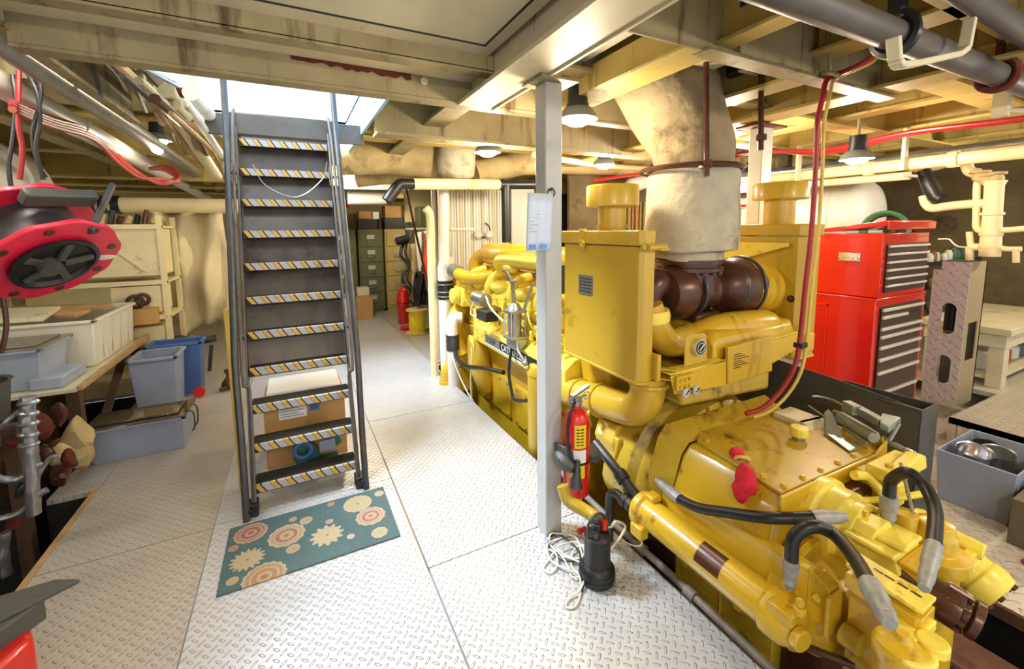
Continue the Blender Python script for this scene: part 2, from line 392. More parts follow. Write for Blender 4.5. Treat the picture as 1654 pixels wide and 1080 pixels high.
# hatch coaming
b = MB()
b.box(HX0-.02, HX0, HY0, HY1, 2.5, 3.1); b.box(HX0-.02, HX1+.02, HY1, HY1+.03, 2.5, 2.64)
struct('trim_coaming', b, 'beamlt')
b = MB(); b.box(HX1, HX1+.02, HY0, HY1, 2.35, 3.2); struct('trim_coaming', b, 'paleblue')
b = MB(); b.box(-.47, HX1+.02, 3.585, 3.61, 2.27, 2.415); struct('trim_sill', b, 'ladder', .004)
b = MB(); b.box(HX0-.02, HX1+.02, HY0-.01, HY0+.01, 2.62, 3.1); struct('trim_coaming', b, 'white')
# girder over the post
b = MB(); b.box(.88, 1.085, -1, 2.36, 2.3, 2.32); b.box(1.085, 1.1, -1, 2.36, 2.29, 2.335); b.box(.965, .985, -1, 2.36, 2.32, ZT)
struct('trim_girder', b, 'beamlt', .003)
b = MB(); lbeam(b, 2.38, 10.2, .98, 2.36, .16); struct('trim_girder', b, 'beam')
# right hand grid
b = MB(); lbeam(b, 1.25, 2.36, 1.5, 2.3, .2); b.box(1.395, 1.41, 1.25, 2.36, 2.3, 2.42); lbeam(b, -1, 1.25, 1.62, 2.33, .1)
struct('trim_girder', b, 'olive', .003)
b = MB(); b.box(1.1, 3.0, 1.24, 1.255, 2.3, ZT); b.box(1.5, 3.0, 1.2, 1.29, 2.29, 2.305); struct('trim_beam', b, 'beam', .003)
b = MB(); lbeam(b, 1.25, 2.36, 2.24, 2.3, .16); lbeam(b, -1, 1.25, 2.3, 2.4, .16); struct('trim_girder', b, 'olive', .003)
b = MB(); lbeam(b, -1, 10, 2.87, 2.31, .2); struct('trim_girder', b, 'olive', .003)
for y in (-.3, .2, .72): 
    b = MB(); tbeam(b, 1.1, 6, y, 2.4, .1); struct('trim_beam', b, 'olive')
for y in (1.85,): 
    b = MB(); tbeam(b, 1.1, 3, y, 2.38, .1); struct('trim_beam', b, 'beam')
for y in (1.1, 1.9, 2.7): 
    b = MB(); tbeam(b, 2.9, 8, y, 2.36, .16); struct('trim_beam', b, 'olive')
for x in (3.7, 4.6, 5.6, 6.6): 
    b = MB(); lbeam(b, -1.5, 10, x, 2.38, .14); struct('trim_girder', b, 'olive')
b = MB(); b.box(1.15, 1.38, 1.28, 2.3, 2.44, 2.46); b.box(1.68, 2.1, -.2, .68, 2.5, 2.52); b.box(3.0, 3.6, 1.2, 1.8, 2.5, 2.52); b.box(3.0, 3.6, 0, .6, 2.5, 2.52); struct('ceiling_panel', b, 'panel')
b = MB(); b.box(1.6, 2.2, 1.27, 1.84, 2.5, 2.61); struct('ceiling_uptake_shade', b, 'dark')  # solid black box paints in the dark of the uptake opening
# beyond the hatch
for y, zb in ((3.15, 2.27), (3.95, 2.40), (4.8, 2.58), (5.7, 2.40), (6.6, 2.25), (7.6, 2.25), (8.6, 2.25)):
    b = MB(); x0 = .56 if y < 4.6 else -4.1
    b.box(x0, 8, y, y+.015, zb, ZT); b.box(x0, 8, y-.07, y+.08, zb-.01, zb+.01)
    struct('trim_beam', b, 'olive' if y > 3.5 else 'beam')
for x in (-3.2, -2.4, -1.65):
    b = MB(); lbeam(b, -1.5, 10, x, 2.36, .12); struct('trim_girder', b, 'beam')
b = MB(); lbeam(b, -1.5, 3.9, -.92, 2.36, .07); struct('trim_girder', b, 'beam')
for y in (.6, 1.4, 2.4, 3.3):
    b = MB(); tbeam(b, -4.1, -.95, y, 2.42, .1); struct('trim_beam', b, 'beam')
# ================================================================ post, ladder, mat
p = thing('steel_post', 'square grey-white steel post in the middle of the plate floor, carrying the extinguisher', 'post', (1.13, 1.81, 0))
b = MB(); b.box(1.09, 1.185, 1.765, 1.86, 0, 2.285); obj('column', b, 'post', p, .006)
b = MB(); b.box(1.04, 1.25, 1.72, 1.9, 2.285, 2.298); obj('cap_plate', b, 'beam', p, .002)
p = thing('steel_post', 'white painted steel post behind the right air cleaner', 'post', (2.98, 1.95, 0))
b = MB(); b.box(2.925, 3.04, 1.9, 2.0, .0, 2.285); obj('column', b, 'white', p, .006)
b = MB(); b.box(2.84, 3.13, 1.86, 2.05, 2.285, 2.3); obj('cap_plate', b, 'rust', p, .002)
# ---- ladder
L = thing('ship_ladder', 'steep dark steel ladder with yellow and grey striped treads under the bright hatch', 'ladder', (0, 2.74, 0))
def ly(z): return 2.70+.372*z
TW = .28
M['tread_dk'] = mat('grit tread black', (40, 38, 36), .8, var=.2)
M['tape_y'] = mat('yellow tape', (206, 168, 84), .6, var=.08, scale=20)
M['tape_g'] = mat('grey tape', (176, 178, 186), .6, var=.06, scale=20)
for k in range(11):
    z = .14+.21*k; y = ly(z)
    t = MB(); t.box(-TW, TW, y, y+.15, z-.012, z)
    tr = obj('tread', t, 'tread_dk', L, .002)
    # striped nosing: slanting tape pieces
    h = .042; nst = 14; gy, gg = MB(), MB()
    wst = 2*TW/nst; y0 = y-.004
    nb = MB(); nb.box(-TW, TW, y-.002, y+.003, z-h-.004, z+.003); obj('nosing', nb, 'tread_dk', tr)
    for i in range(nst):
        xa = -TW+i*wst+.004; xb = xa+wst*.84; sl = -.03
        xs0, xs1 = (xa, xa+wst*.66) if i % 2 == 0 else (xa-wst*.12, xa+wst*.92)
        P = [(max(-TW, xs0+sl*.5+.012), y0, z+.002), (min(TW, xs1+sl*.5+.012), y0, z+.002), (min(TW, xs1-sl*.5+.012), y0, z-h), (min(TW, max(-TW, xs0-sl*.5+.012)), y0, z-h)]
        (gy if i % 2 == 0 else gg).prism(P, (0, .002, 0))
        # strip continues over the tread's top edge
        P = [(xs0, y0, z+.0022), (xs1, y0, z+.0022), (xs1-.006, y0+.022, z+.0022), (xs0-.006, y0+.022, z+.0022)]
        (gy if i % 2 == 0 else gg).prism(P, (0, 0, .0012))
    obj('yellow_tape', gy, 'tape_y', tr, smooth=0); obj('grey_tape', gg, 'tape_g', tr, smooth=0)
# back sheet under the upper treads
b = MB(); z0, z1 = .70, 2.36
b.prism([(-TW-.005, ly(z0)+.10, z0), (TW+.005, ly(z0)+.10, z0), (TW+.005, ly(z1)+.10, z1), (-TW-.005, ly(z1)+.10, z1)], (0, .004, -.002))
obj('back_sheet', b, 'riser', L)
b = MB(); b.box(-.33, .36, 3.56, 3.575, 2.28, 2.42); obj('top_plate', b, 'ladder', L, .002)
for s in (-1, 1):
    b = MB(); b.bar((s*(TW+.012), ly(0)+.045, .0), (s*(TW+.012), ly(2.33)+.045, 2.33), .012, .10, up=(0, 1, 0)); obj('stringer', b, 'ladder', L, .002)
    # inner rod running up the tread ends
    b = MB(); b.tube([(s*(TW+.0), ly(.05)-.02, .02), (s*(TW+.0), ly(.65)-.03, .66), (s*(TW+.0)+s*.03, ly(.78)-.06, .8), (s*TW+s*.03, ly(2.1)-.04, 2.1), (s*TW+s*.02, ly(2.42)-.03, 2.44)], .010, 8, 4); obj('side_rod', b, 'ladder', L)
    # handrail: standoff pipe from the deck up past the hatch
    b = MB(); X = s*.33
    b.tube([(X-s*.01, 2.66, .0), (X-s*.01, 2.72, .4), (X, 2.82, .8), (X, 2.90, 1.05), (X, 3.28, 2.05), (X, 3.40, 2.4), (X, 3.46, 2.75), (X, 3.46, 3.2)], .019, 12, 5)
    obj('handrail', b, 'steel_dk', L)
    for z in (.05, .95, 2.0):
        b = MB(); b.cyl((X, 2.70+.38*z-.01, z), (s*(TW+.01), ly(z)+.04, z), .011, n=8); obj('bracket', b, 'ladder', L)
    b = MB(); b.cbox((s*.30, 2.72, .035), (.075, .09, .07)); b.bolt((s*.30, 2.67, .05), (0, -1, 0), .012, .02); obj('foot', b, 'black', L, .004)
b = MB(); b.tube([W(408, 265, y=3.3), W(430, 300, y=3.32), W(480, 318, y=3.34), W(520, 290, y=3.4), W(528, 262, y=3.4)], .003, 6, 5); obj('safety_cord', b, 'steel', L)
# ---- mat with medallions
def matmat():
    m, t, bs = nt('patterned rubber mat'); tc = N(t, 'ShaderNodeTexCoord'); L_ = t.links
    med = [(-.30, .15, .085, (200, 120, 110)), (-.13, .04, .095, (206, 168, 130)), (-.30, -.06, .075, (216, 196, 150)), (.06, -.06, .08, (218, 200, 156)),
           (.24, .14, .085, (212, 190, 150)), (.29, -.01, .085, (214, 160, 140)), (-.22, -.22, .10, (200, 150, 100)), (-.035, .12, .035, (206, 170, 130)), (-.1, -.085, .035, (200, 165, 125)),
           (.08, .05, .022, (214, 160, 140)), (-.37, .06, .025, (224, 120, 110)), (-.10, .165, .022, (230, 130, 120)), (.17, -.13, .022, (230, 200, 190)), (.31, -.17, .045, (200, 190, 150)),
           (-.35, -.18, .028, (210, 180, 130)), (.1, .21, .022, (200, 120, 110)), (.37, .18, .03, (210, 190, 150))]
    base = s2l((70, 96, 98)); cur = None
    no = N(t, 'ShaderNodeTexNoise', ins={'Vector': tc.outputs['Object'], 'Scale': 120., 'Detail': 2.})
    cur = ramp(t, no.outputs[0], [(.3, tuple(x*.8 for x in base)), (.7, tuple(x*1.25 for x in base))]).outputs[0]
    H = None
    for i, (x, y, r, c) in enumerate(med):
        sb = N(t, 'ShaderNodeVectorMath', operation='SUBTRACT', ins={0: tc.outputs['Object'], 1: (x, y, .006)})
        ln = N(t, 'ShaderNodeVectorMath', operation='LENGTH', ins={0: sb.outputs[0]})
        s_ = N(t, 'ShaderNodeSeparateXYZ', ins={0: sb.outputs[0]})
        an = N(t, 'ShaderNodeMath', operation='ARCTAN2', ins={0: s_.outputs[1], 1: s_.outputs[0]})
        pet = 8 if r < .05 else (12 if i % 2 else 16)
        cs = N(t, 'ShaderNodeMath', operation='COSINE', ins={0: N(t, 'ShaderNodeMath', operation='MULTIPLY', ins={0: an.outputs[0], 1: float(pet)}).outputs[0]})
        amp = .03 if i not in (2, 3) else .14
        rr = N(t, 'ShaderNodeMath', operation='DIVIDE', ins={0: ln.outputs[1], 1: N(t, 'ShaderNodeMath', operation='MULTIPLY_ADD', ins={0: cs.outputs[0], 1: r*amp, 2: r*.92}).outputs[0]})
        cc = s2l(c); lt = s2l((176, 164, 140)); dk = s2l((132, 84, 72)); cc = tuple(q*.62 for q in cc)
        rp = ramp(t, rr.outputs[0], [(0, dk), (.16, cc), (.3, lt), (.38, cc), (.56, dk if i in (0, 5, 1) else cc), (.62, lt), (.75, cc), (.97, lt)])
        ms = N(t, 'ShaderNodeMath', operation='LESS_THAN', ins={0: rr.outputs[0], 1: 1.})
        mx = N(t, 'ShaderNodeMix', data_type='RGBA'); L_.new(ms.outputs[0], mx.inputs[0]); L_.new(cur, mx.inputs[6]); L_.new(rp.outputs[0], mx.inputs[7]); cur = mx.outputs[2]
    L_.new(cur, bs.inputs['Base Color']); bs.inputs['Roughness'].default_value = .6
    bp = N(t, 'ShaderNodeBump', ins={'Strength': .4, 'Distance': .002, 'Height': cur}); L_.new(bp.outputs[0], bs.inputs['Normal'])
    return m
M['mat'] = matmat()
b = MB(); n = 8
c4 = [W(355, 965, z=.006), W(645, 862, z=.006), W(620, 790, z=.006), W(375, 850, z=.006)]
b.box(-.395, .415, 2.13, 2.62, 0.0, .008)
o = one('door_mat', b, 'mat', 'dark teal door mat with round flower medallions at the foot of the ladder', 'mat', bevel=.003)
o.data.transform(Matrix.Rotation(.0, 4, 'Z'))
# ================================================================ lamps
M['glow'] = mat('lit bulb glass', (255, 250, 235), .4, emit=(255, 246, 225), estr=14)
M['shade'] = mat('grey lamp shade', (120, 124, 122), .4, var=.05)
M['shade_in'] = mat('white lamp inside', (240, 240, 235), .4, var=.02)
def dome(loc, label, power=42, s=1., col=(1, .86, .64)):
    t = thing('dome_lamp', label, 'lamp', loc, 'round dome lamps under the deck beams')
    x, y, z = loc
    b = MB(); b.lathe([(.052*s, .16*s), (.055*s, .08*s), (.05*s, .05*s)], loc, n=20); b.lathe([(.06*s, .07*s), (.06*s, .05*s)], loc, n=20); obj('socket', b, 'black', t)
    b = MB(); b.lathe([(.05*s, .055*s), (.075*s, .045*s), (.098*s, .015*s), (.106*s, -.01*s), (.108*s, -.012*s), (.1*s, -.009*s), (.09*s, .012*s), (.07*s, .034*s), (.04*s, .042*s)], loc, n=32, cap=False); obj('lamp_shade', b, 'shade', t)
    b = MB(); b.lathe([(.02*s, .03*s), (.06*s, .015*s), (.076*s, -.005*s), (.066*s, -.028*s), (.04*s, -.042*s), (.001, -.047*s)], loc, n=24); obj('bulb', b, 'glow', t)
    if z+.16*s < 2.3:
        b = MB(); b.cyl((x, y, z+.15*s), (x, y, 2.615), .012, n=8); obj('stem', b, 'beam', t)
    lamp('POINT', 'lamp_light', (x, y, z-.11*s), power, col, .06, parent=t)
    return t
dome((1.42, 1.97, 2.2), 'large dome lamp with black socket just right of the grey post', 26)
dome((1.47, 3.28, 2.24), 'dome lamp hanging in front of the tan lagged duct, left of the grey post', 34)
dome((2.73, 3.35, 2.22), 'small lit dome lamp between the grey post and the lagged exhaust riser', 34)
dome((3.1, 2.28, 2.33), 'dome lamp half hidden behind the lagged exhaust riser', 30)
dome((3.77, 1.72, 2.1), 'lit dome lamp low over the red tool chest', 40)
dome((4.6, 3.2, 2.16), 'dome lamp shining behind the white steel post', 34)
dome((-1.0, 4.9, 2.43), 'dome lamp shining above the red hoses left of the ladder', 18)
dome((.75, 6.2, 2.36), 'added fill dome lamp at the far end behind the tan lagged duct', 60)  # lamp added to brighten the dim far end
dome((2.2, 7.6, 2.36), 'farthest added fill dome lamp, beyond the filing cabinets lane', 60)  # second added lamp, fills the far end by the cabinets
# added fill lamps out of view: two behind camera, one past the right
for q, pw in (((-.2, -1.0, 2.35), 55), ((2.6, -.9, 2.35), 55), ((5.7, .5, 2.25), 60)):
    dome(q, 'added fill dome lamp out of view, '+('port side' if q[0] < 0 else 'starboard side' if q[0] < 4 else 'over the right platform'), pw)
t = thing('fluorescent_light', 'long white fluorescent light above the left hand pipes', 'lamp', (-1.6, 2.9, 2.5))
b = MB(); b.box(-2.1, -.95, 2.84, 2.99, 2.50, 2.54); obj('housing', b, 'white', t, .004)
for yy in (2.88, 2.95):
    b = MB(); b.cyl((-2.06, yy, 2.475), (-1.0, yy, 2.475), .018, n=12); obj('tube', b, 'glow', t)
lamp('AREA', 'tube_light', (-1.5, 2.92, 2.44), 14, (1, .95, .85), 1.1, .12, aim=(-1.5, 2.9, 0), parent=t)
# ================================================================ main engine
E_ = thing('marine_engine', 'large yellow marine diesel engine in the bilge beside the grey post', 'engine', (2.05, 3.0, -.75))
XE = 1.5
b = MB(); b.box(1.68, 2.5, 2.25, 4.35, -.72, .62); b.prism([(1.68, 2.15, .3), (1.6, 2.15, .62), (2.55, 2.15, .62), (2.5, 2.15, .3)], (0, 2.2, 0)); b.box(1.85, 2.4, 1.8, 2.3, .0, .7); obj('block', b, 'yel', E_, .01)
b = MB()
for y in (2.5, 3.0, 3.5, 4.0): b.box(1.655, 1.69, y-.2, y+.2, -.1, .26)
obj('inspection_covers', b, 'yel', E_, .012)
b = MB()
for y in (2.5, 3.0, 3.5, 4.0):
    for dz in (-.06, .22):
        for dy in (-.16, 0, .16): b.bolt((1.655, y+dy, dz), (-1, 0, 0), .012, .012)
obj('cover_bolts', b, 'yel_dirty', E_)
b = MB(); b.box(1.62, 2.6, 2.3, 4.4, -.74, -.36); b.box(1.5, 1.68, 2.35, 4.35, -.40, -.36); obj('base_rail', b, 'yel_dirty', E_, .01)
# side manifold with nameplate
b = MB(); b.prism([(1.5, 2.2, .56), (1.5, 2.2, .70), (1.58, 2.2, .76), (1.8, 2.2, .78), (1.8, 2.2, .56)], (0, 1.55, 0)); b.box(1.52, 1.78, 3.70, 3.80, .55, .8)
mf = obj('side_manifold', b, 'yel_lt', E_, .008)
b = MB(); b.box(1.494, 1.5, 3.16, 3.46, .60, .675); obj('model_plate', b, 'steel', mf)
b = MB(); b.box(1.494, 1.5, 2.45, 3.16, .60, .675); obj('name_plate', b, 'black', mf)
b = MB(); b.box(1.4935, 1.5, 2.45, 3.46, .588, .598); obj('plate_trim', b, 'paper', mf)
text('model_lettering', 'C D399', .062, (1.4935, 3.44, .612), (0, -1, 0), (0, 0, 1), 'black', mf)
text('name_lettering', 'CATERPILLAR', .074, (1.4935, 3.13, .611), (0, -1, 0), (0, 0, 1), 'paper', mf)
# front canister with ring (breather / turbo side cover)
b = MB(); b.lathe([(.001, -.01), (.05, -.012), (.085, 0), (.1, .03), (.105, .07), (.11, .075), (.11, .1), (.1, .1), (.1, .3)], (1.5, 3.86, .46), (.9, -.1, .06), n=28)
b.rings([(1.58, 3.84, .46), (1.57, 3.80, .3), (1.6, 3.74, .12), (1.62, 3.72, .02)], [.105, .11, .09, .05], 20); obj('front_canister', b, 'yel', E_)
b = MB(); b.torus((1.52, 3.86, .46), .1, .012, (.9, -.1, .06)); obj('canister_ring', b, 'yel_lt', E_)
# vertical filter housing beside the post
b = MB(); b.lathe([(.06, -.42), (.085, -.38), (.085, .56), (.09, .565), (.09, .6), (.075, .63), (.03, .65)], (1.53, 2.57, .0), n=24); obj('filter_housing', b, 'yel_box', E_)
# top header and valve covers
b = MB(); b.rings([(1.8, 4.05, 1.34), (1.8, 4.0, 1.36), (1.8, 2.3, 1.36)], [.05, .11, .11], 20); b.tube([(1.8, 4.0, 1.36), (1.76, 4.16, 1.32), (1.72, 4.22, 1.2), (1.72, 4.22, .9)], .075, 16, 5); obj('header_tank', b, 'yel', E_)
b = MB(); b.lathe([(.1, 0), (.1, .03)], (1.72, 4.22, 1.14), n=18); b.torus((1.72, 4.22, .98), .085, .016); obj('header_flange', b, 'yel_lt', E_)
for i, y in enumerate((3.9, 3.45, 3.0, 2.55, 2.15)):
    b = MB(); b.prism([(1.58, y-.17, .92), (1.60, y-.17, 1.02), (1.72, y-.17, 1.12), (1.88, y-.17, 1.1), (1.9, y-.17, .92)], (0, .34, 0)); b.ball((1.68, y, 1.08), .12, sc=(1, 1.1, .55))
    obj('valve_cover', b.rough(.012, 7, i), 'yel_lt', E_, .012)
b = MB(); b.box(1.62, 2.5, 1.9, 4.2, .62, .96); b.box(1.75, 2.4, 1.9, 4.15, .96, 1.24); obj('cylinder_heads', b, 'yel', E_, .015)
for i, y in enumerate((4.02, 3.55, 3.1, 2.65)):
    b = MB(); b.tube([(1.62, y, .96), (1.57, y, 1.06), (1.62, y-.03, 1.18), (1.74, y-.06, 1.22)], .036, 12, 5); b.torus((1.6, y, 1.0), .042, .012, (-.3, 0, 1)); obj('water_elbow', b, 'yel_lt', E_)
b = MB(); b.tube([(1.8, 3.35, 1.25), (1.66, 3.45, 1.27), (1.6, 3.38, 1.32), (1.58, 3.2, 1.35), (1.58, 2.5, 1.36)], .045, 12, 5); obj('bypass_pipe', b, 'yel_lt', E_)
b = MB(); random.seed(5)
for i in range(8):
    y = 2.4+i*.22; b.tube([(1.58, y, .80), (1.5, y+.02, .92), (1.53, y+.1, 1.0), (1.62, y+.13, .98)], .008, 6, 4)
obj('fuel_lines', b, 'yel_lt', E_)
b = MB()
for i in range(16):
    y = 2.3+i*.1; b.cyl((1.54, y, .78), (1.54, y, .83+.03*random.random()), .016, n=8); b.cbox((1.6, y, .84), (.05, .05, .09))
obj('pump_fittings', b, 'yel_lt', E_, .004)
# front gear housing and lower pump
b = MB(); b.box(1.56, 2.5, 4.35, 4.5, -.2, 1.1); b.rough(.01); obj('front_housing', b, 'yel', E_, .02)
b = MB(); b.tube([(1.6, 4.3, .78), (1.5, 4.22, .7), (1.47, 4.2, .5), (1.5, 4.1, .3)], .085, 16, 6); b.rough(.01, 9); obj('water_pump', b, 'yel', E_)
b = MB(); b.box(1.5, 1.7, 4.05, 4.3, .82, 1.02); b.cyl((1.5, 4.15, .93), (1.42, 4.15, .93), .08, n=16); obj('thermostat_housing', b, 'yel_lt', E_, .02)
# inlet elbow from the white standpipe, with clamp
b = MB(); b.tube([W(733, 437, x=1.47), W(750, 446, x=1.5), W(770, 448, x=1.56), W(795, 446, x=1.7)], .062, 16, 6); obj('inlet_hose', b, 'yel', E_)
b = MB(); p0, p1 = W(731, 436, x=1.46), W(741, 440, x=1.485); b.cyl(p0, p1, .07, n=18); obj('hose_clamp', b, 'steel', E_)
# grey actuator, linkage and the instrument by it
b = MB(); b.cyl((1.47, 2.83, .80), (1.47, 2.83, .98), .052, n=20); A_ = obj('governor_actuator', b, 'steel', E_, label='grey air actuator')
b = MB(); b.cbox((1.47, 2.83, .99), (.14, .14, .02)); b.cbox((1.47, 2.83, .79), (.14, .14, .02)); b.lathe([(.06, 0), (.03, .05), (.02, .05)], (1.47, 2.83, 1.0)); obj('end_plate', b, 'steel', A_, .003)
b = MB()
for dx in (-.06, .06):
    for dy in (-.06, .06): b.cyl((1.47+dx, 2.83+dy, .78), (1.47+dx, 2.83+dy, 1.0), .007, n=8)
obj('tie_rod', b, 'chrome', A_)
b = MB(); b.bar((1.47, 2.83, 1.03), (1.47, 2.86, 1.2), .03, .012); b.bar((1.47, 2.86, 1.2), (1.47, 2.98, 1.29), .025, .02); b.cyl((1.44, 2.84, 1.21), (1.5, 2.84, 1.21), .012); b.cyl((1.44, 2.97, 1.285), (1.5, 2.97, 1.285), .012)
b.cyl((1.5, 2.74, 1.0), (1.53, 2.65, 1.22), .012, n=8); obj('linkage', b, 'steel', A_)
b = MB(); b.box(1.44, 1.54, 2.76, 2.92, .70, .78); b.tube([(1.45, 2.74, .76), (1.42, 2.68, .72), (1.43, 2.62, .66)], .012, 8); b.ball((1.43, 2.60, .65), .022); obj('mounting_foot', b, 'steel', A_, .004)
b = MB(); b.tube([(1.47, 2.88, .72), (1.43, 2.86, .5), (1.43, 2.8, .34), (1.43, 2.72, .33), (1.5, 2.55, .38)], .012, 8); obj('drain_hose', b, 'rubber', A_)
b = MB(); b.cyl((1.44, 3.50, 1.0), (1.44, 3.30, 1.0), .06, n=20); I_ = obj('control_valve', b, 'steel', E_, label='grey control valve')
b = MB(); b.box(1.38, 1.50, 3.18, 3.38, .84, .93); obj('junction_box', b, 'steel_dk', I_, .006)
b = MB(); b.box(1.39, 1.49, 3.172, 3.182, .85, .92); obj('face', b, 'black', I_)
b = MB(); b.tube([(1.42, 3.52, .98), (1.38, 3.5, .86), (1.42, 3.42, .84)], .008, 6); b.tube([(1.44, 3.3, 1.04), (1.42, 3.15, .96), (1.45, 2.98, .88)], .008, 6); obj('air_line', b, 'pvcw', I_)
for s in (0,):
    pass
# switch box by the document sleeve
b = MB(); b.box(1.46, 1.6, 2.3, 2.48, 1.18, 1.37); o = one('switch_box', b, 'steel_dk', 'small grey switch box on the engine at the foot of the hanging papers', 'box', bevel=.006)
b = MB(); b.cyl((1.455, 2.35, 1.27), (1.46, 2.35, 1.27), .018); b.cyl((1.455, 2.43, 1.27), (1.46, 2.43, 1.27), .018); obj('gland', b, 'steel', o)
# ---- big pipe elbow under the left air cleaner
b = MB(); b.rings(spline([(1.60, 2.62, .50), (1.56, 2.3, .535), (1.55, 1.95, .60), (1.55, 1.76, .625), (1.55, 1.62, .66), (1.56, 1.56, .74), (1.57, 1.55, .86)], 6), .088, 24); obj('charge_pipe', b, 'yel_box', E_)
b = MB(); b.torus((1.55, 1.9, .606), .09, .012, (0, 1, -.16)); b.cyl((1.47, 1.9, .56), (1.44, 1.89, .53), .012); b.torus((1.55, 2.1, .57), .09, .01, (0, 1, -.16)); b.torus((1.57, 1.55, .82), .092, .012); obj('pipe_clamp', b, 'yel_box', E_)
# second elbow between box and panel
b = MB(); b.rings(spline([(1.62, 1.62, 1.20), (1.66, 1.6, 1.08), (1.74, 1.6, 1.0), (1.84, 1.6, .99), (1.95, 1.62, 1.0)], 6), [.075]*25, 20); obj('turbo_outlet_pipe', b, 'yel_box', E_)
b = MB(); b.lathe([(.09, -.03), (.095, 0), (.09, .03)], (1.635, 1.61, 1.15), (-.1, .02, 1)); obj('pipe_clamp', b, 'yel_lt', E_)
# gear pump housing below the elbow
b = MB(); b.prism([(1.52, 1.86, .28), (1.50, 1.9, .42), (1.56, 1.93, .5), (1.68, 1.93, .48), (1.7, 1.9, .3), (1.6, 1.86, .24)], (0, -.16, 0)); b.cbox((1.56, 1.74, .38), (.1, .05, .13), (0, .2, 0)); b.bolt((1.55, 1.73, .34), (0, -1, 0), .02, .03)
obj('gear_pump', b, 'yel_box', E_, .02)
b = MB(); b.tube([(1.62, 1.74, .42), (1.7, 1.66, .38), (1.76, 1.6, .42), (1.8, 1.55, .5)], .05, 14); obj('oil_pipe', b, 'yel_box', E_)
b = MB(); b.lathe([(.052, -.03), (.055, 0), (.052, .03)], (1.72, 1.64, .39), (1, -.9, .2)); obj('rubber_sleeve', b, 'rubber', E_)
# flywheel housing: stepped drum with ribs
b = MB(); yc, zc = 1.45, .16
b.lathe([(.54, .35), (.54, .18), (.50, .14), (.50, .02), (.44, -.03), (.44, -.09), (.3, -.12)], (2.02, yc, zc), (0, 1, 0), n=56)
for v in b.v:
    if v.z < .2: v.x = 2.02+(v.x-2.02)*(1-.35*min(1, (.2-v.z)/.35))
obj('flywheel_housing', b, 'yel_dirty', E_)
b = MB()
for k in range(28):
    a = PI*k/28; b.bolt((2.02+.47*math.cos(a), yc+.02, zc+.47*math.sin(a)), (0, -1, 0), .013, .012)
obj('housing_bolts', b, 'yel', E_)
b = MB()
for k in range(14):
    a = PI*k/14; r0, r1 = .3, .5; d = Vector((math.cos(a), 0, math.sin(a))); b.bar(Vector((2.02, yc-.03, zc))+d*r0, Vector((2.02, yc+.02, zc))+d*r1, .02, .05, up=(0, 1, 0))
obj('housing_ribs', b, 'yel_dirty', E_, .004)
# ---- air cleaners
def cleaner(side):
    """flat sided box seen on its long face, cap on a short stack"""
    if side < 0:
        zb, zt = .86, 1.515; pl = [(1.45, 2.135), (1.43, 1.50), (1.455, 1.478), (1.515, 1.478), (1.54, 1.52), (1.70, 1.68), (1.70, 2.135)]
        nm = 'left'; tc = (1.555, 1.86)
    else:
        zb, zt = .80, 1.54; pl = [(2.72, 2.2), (2.70, 1.50), (2.73, 1.46), (2.86, 1.46), (2.90, 1.5), (2.90, 2.2)]; tc = (2.62, 1.66)
    P = obj('air_cleaner', MB().prism([(x, y, zb+.0) for x, y in pl], (0, 0, zt-zb)), 'yel_box', E_, .006)
    def grow(z0, z1, g, name='lid', mt='yel_box'):
        cx = sum(p[0] for p in pl)/len(pl); cy = sum(p[1] for p in pl)/len(pl); q = []
        for x, y in pl: q.append((cx+(x-cx)*(1+g/abs(x-cx) if abs(x-cx) > .02 else 1), cy+(y-cy)*(1+g/abs(y-cy) if abs(y-cy) > .02 else 1), z0))
        return obj(name, MB().prism(q, (0, 0, z1-z0)), mt, P, .005)
    grow(zt+.004, zt+.075, .012); grow(zb-.012, zb+.004, .006, 'bottom_rim')
    return P, pl, zb, zt
P, pl, zb, zt = cleaner(-1)
b = MB(); b.lathe([(.075, 0), (.075, .17)], (1.56, 1.84, 1.585), n=36); b.lathe([(.082, .02), (.082, .035)], (1.56, 1.84, 1.585), n=36); obj('intake_stack', b, 'yel_box', P)
b = MB(); b.lathe([(.08, .13), (.135, .132), (.14, .137), (.14, .235), (.135, .245), (.02, .255)], (1.56, 1.84, 1.585), n=40); obj('rain_cap', b, 'yel_box', P)
b = MB(); b.torus((1.425, 1.93, 1.515), .022, .006, (1, 0, 0), 20, 8); b.box(1.42, 1.445, 1.915, 1.95, 1.53, 1.60); b.cyl((1.425, 1.93, 1.50), (1.425, 1.93, 1.54), .014); obj('lid_latch', b, 'yel_box', P, .002)
b = MB(); b.box(1.42, 1.53, 1.455, 1.478, 1.50, 1.525); b.cyl((1.44, 1.45, 1.512), (1.55, 1.45, 1.512), .016); b.box(1.50, 1.56, 1.43, 1.48, 1.497, 1.507); obj('front_clamp', b, 'yel_box', P, .002)
b = MB(); b.box(1.515, 1.53, 1.455, 1.50, .87, 1.0); b.box(1.51, 1.535, 1.44, 1.46, .87, 1.0); obj('side_bracket', b, 'yel_box', P, .003)
p = [W(935, 465, x=1.44), W(951, 464, x=1.44), W(957, 505, x=1.44), W(943, 507, x=1.44)]
yy = [q.y for q in p]; b = MB(); b.box(1.438, 1.4465, min(yy), max(yy), 1.235, 1.345); lb = obj('data_label', b, 'steel', P)
b = MB()
for k in range(5): b.box(1.4372, 1.439, min(yy)+.01, max(yy)-.01, 1.25+k*.018, 1.258+k*.018)
obj('label_print', b, 'steel_dk', lb)
P, pl, zb, zt = cleaner(1)
b = MB(); b.lathe([(.09, 0), (.09, .19)], (2.86, 1.72, 1.61), n=36); obj('intake_stack', b, 'yel_box', P)
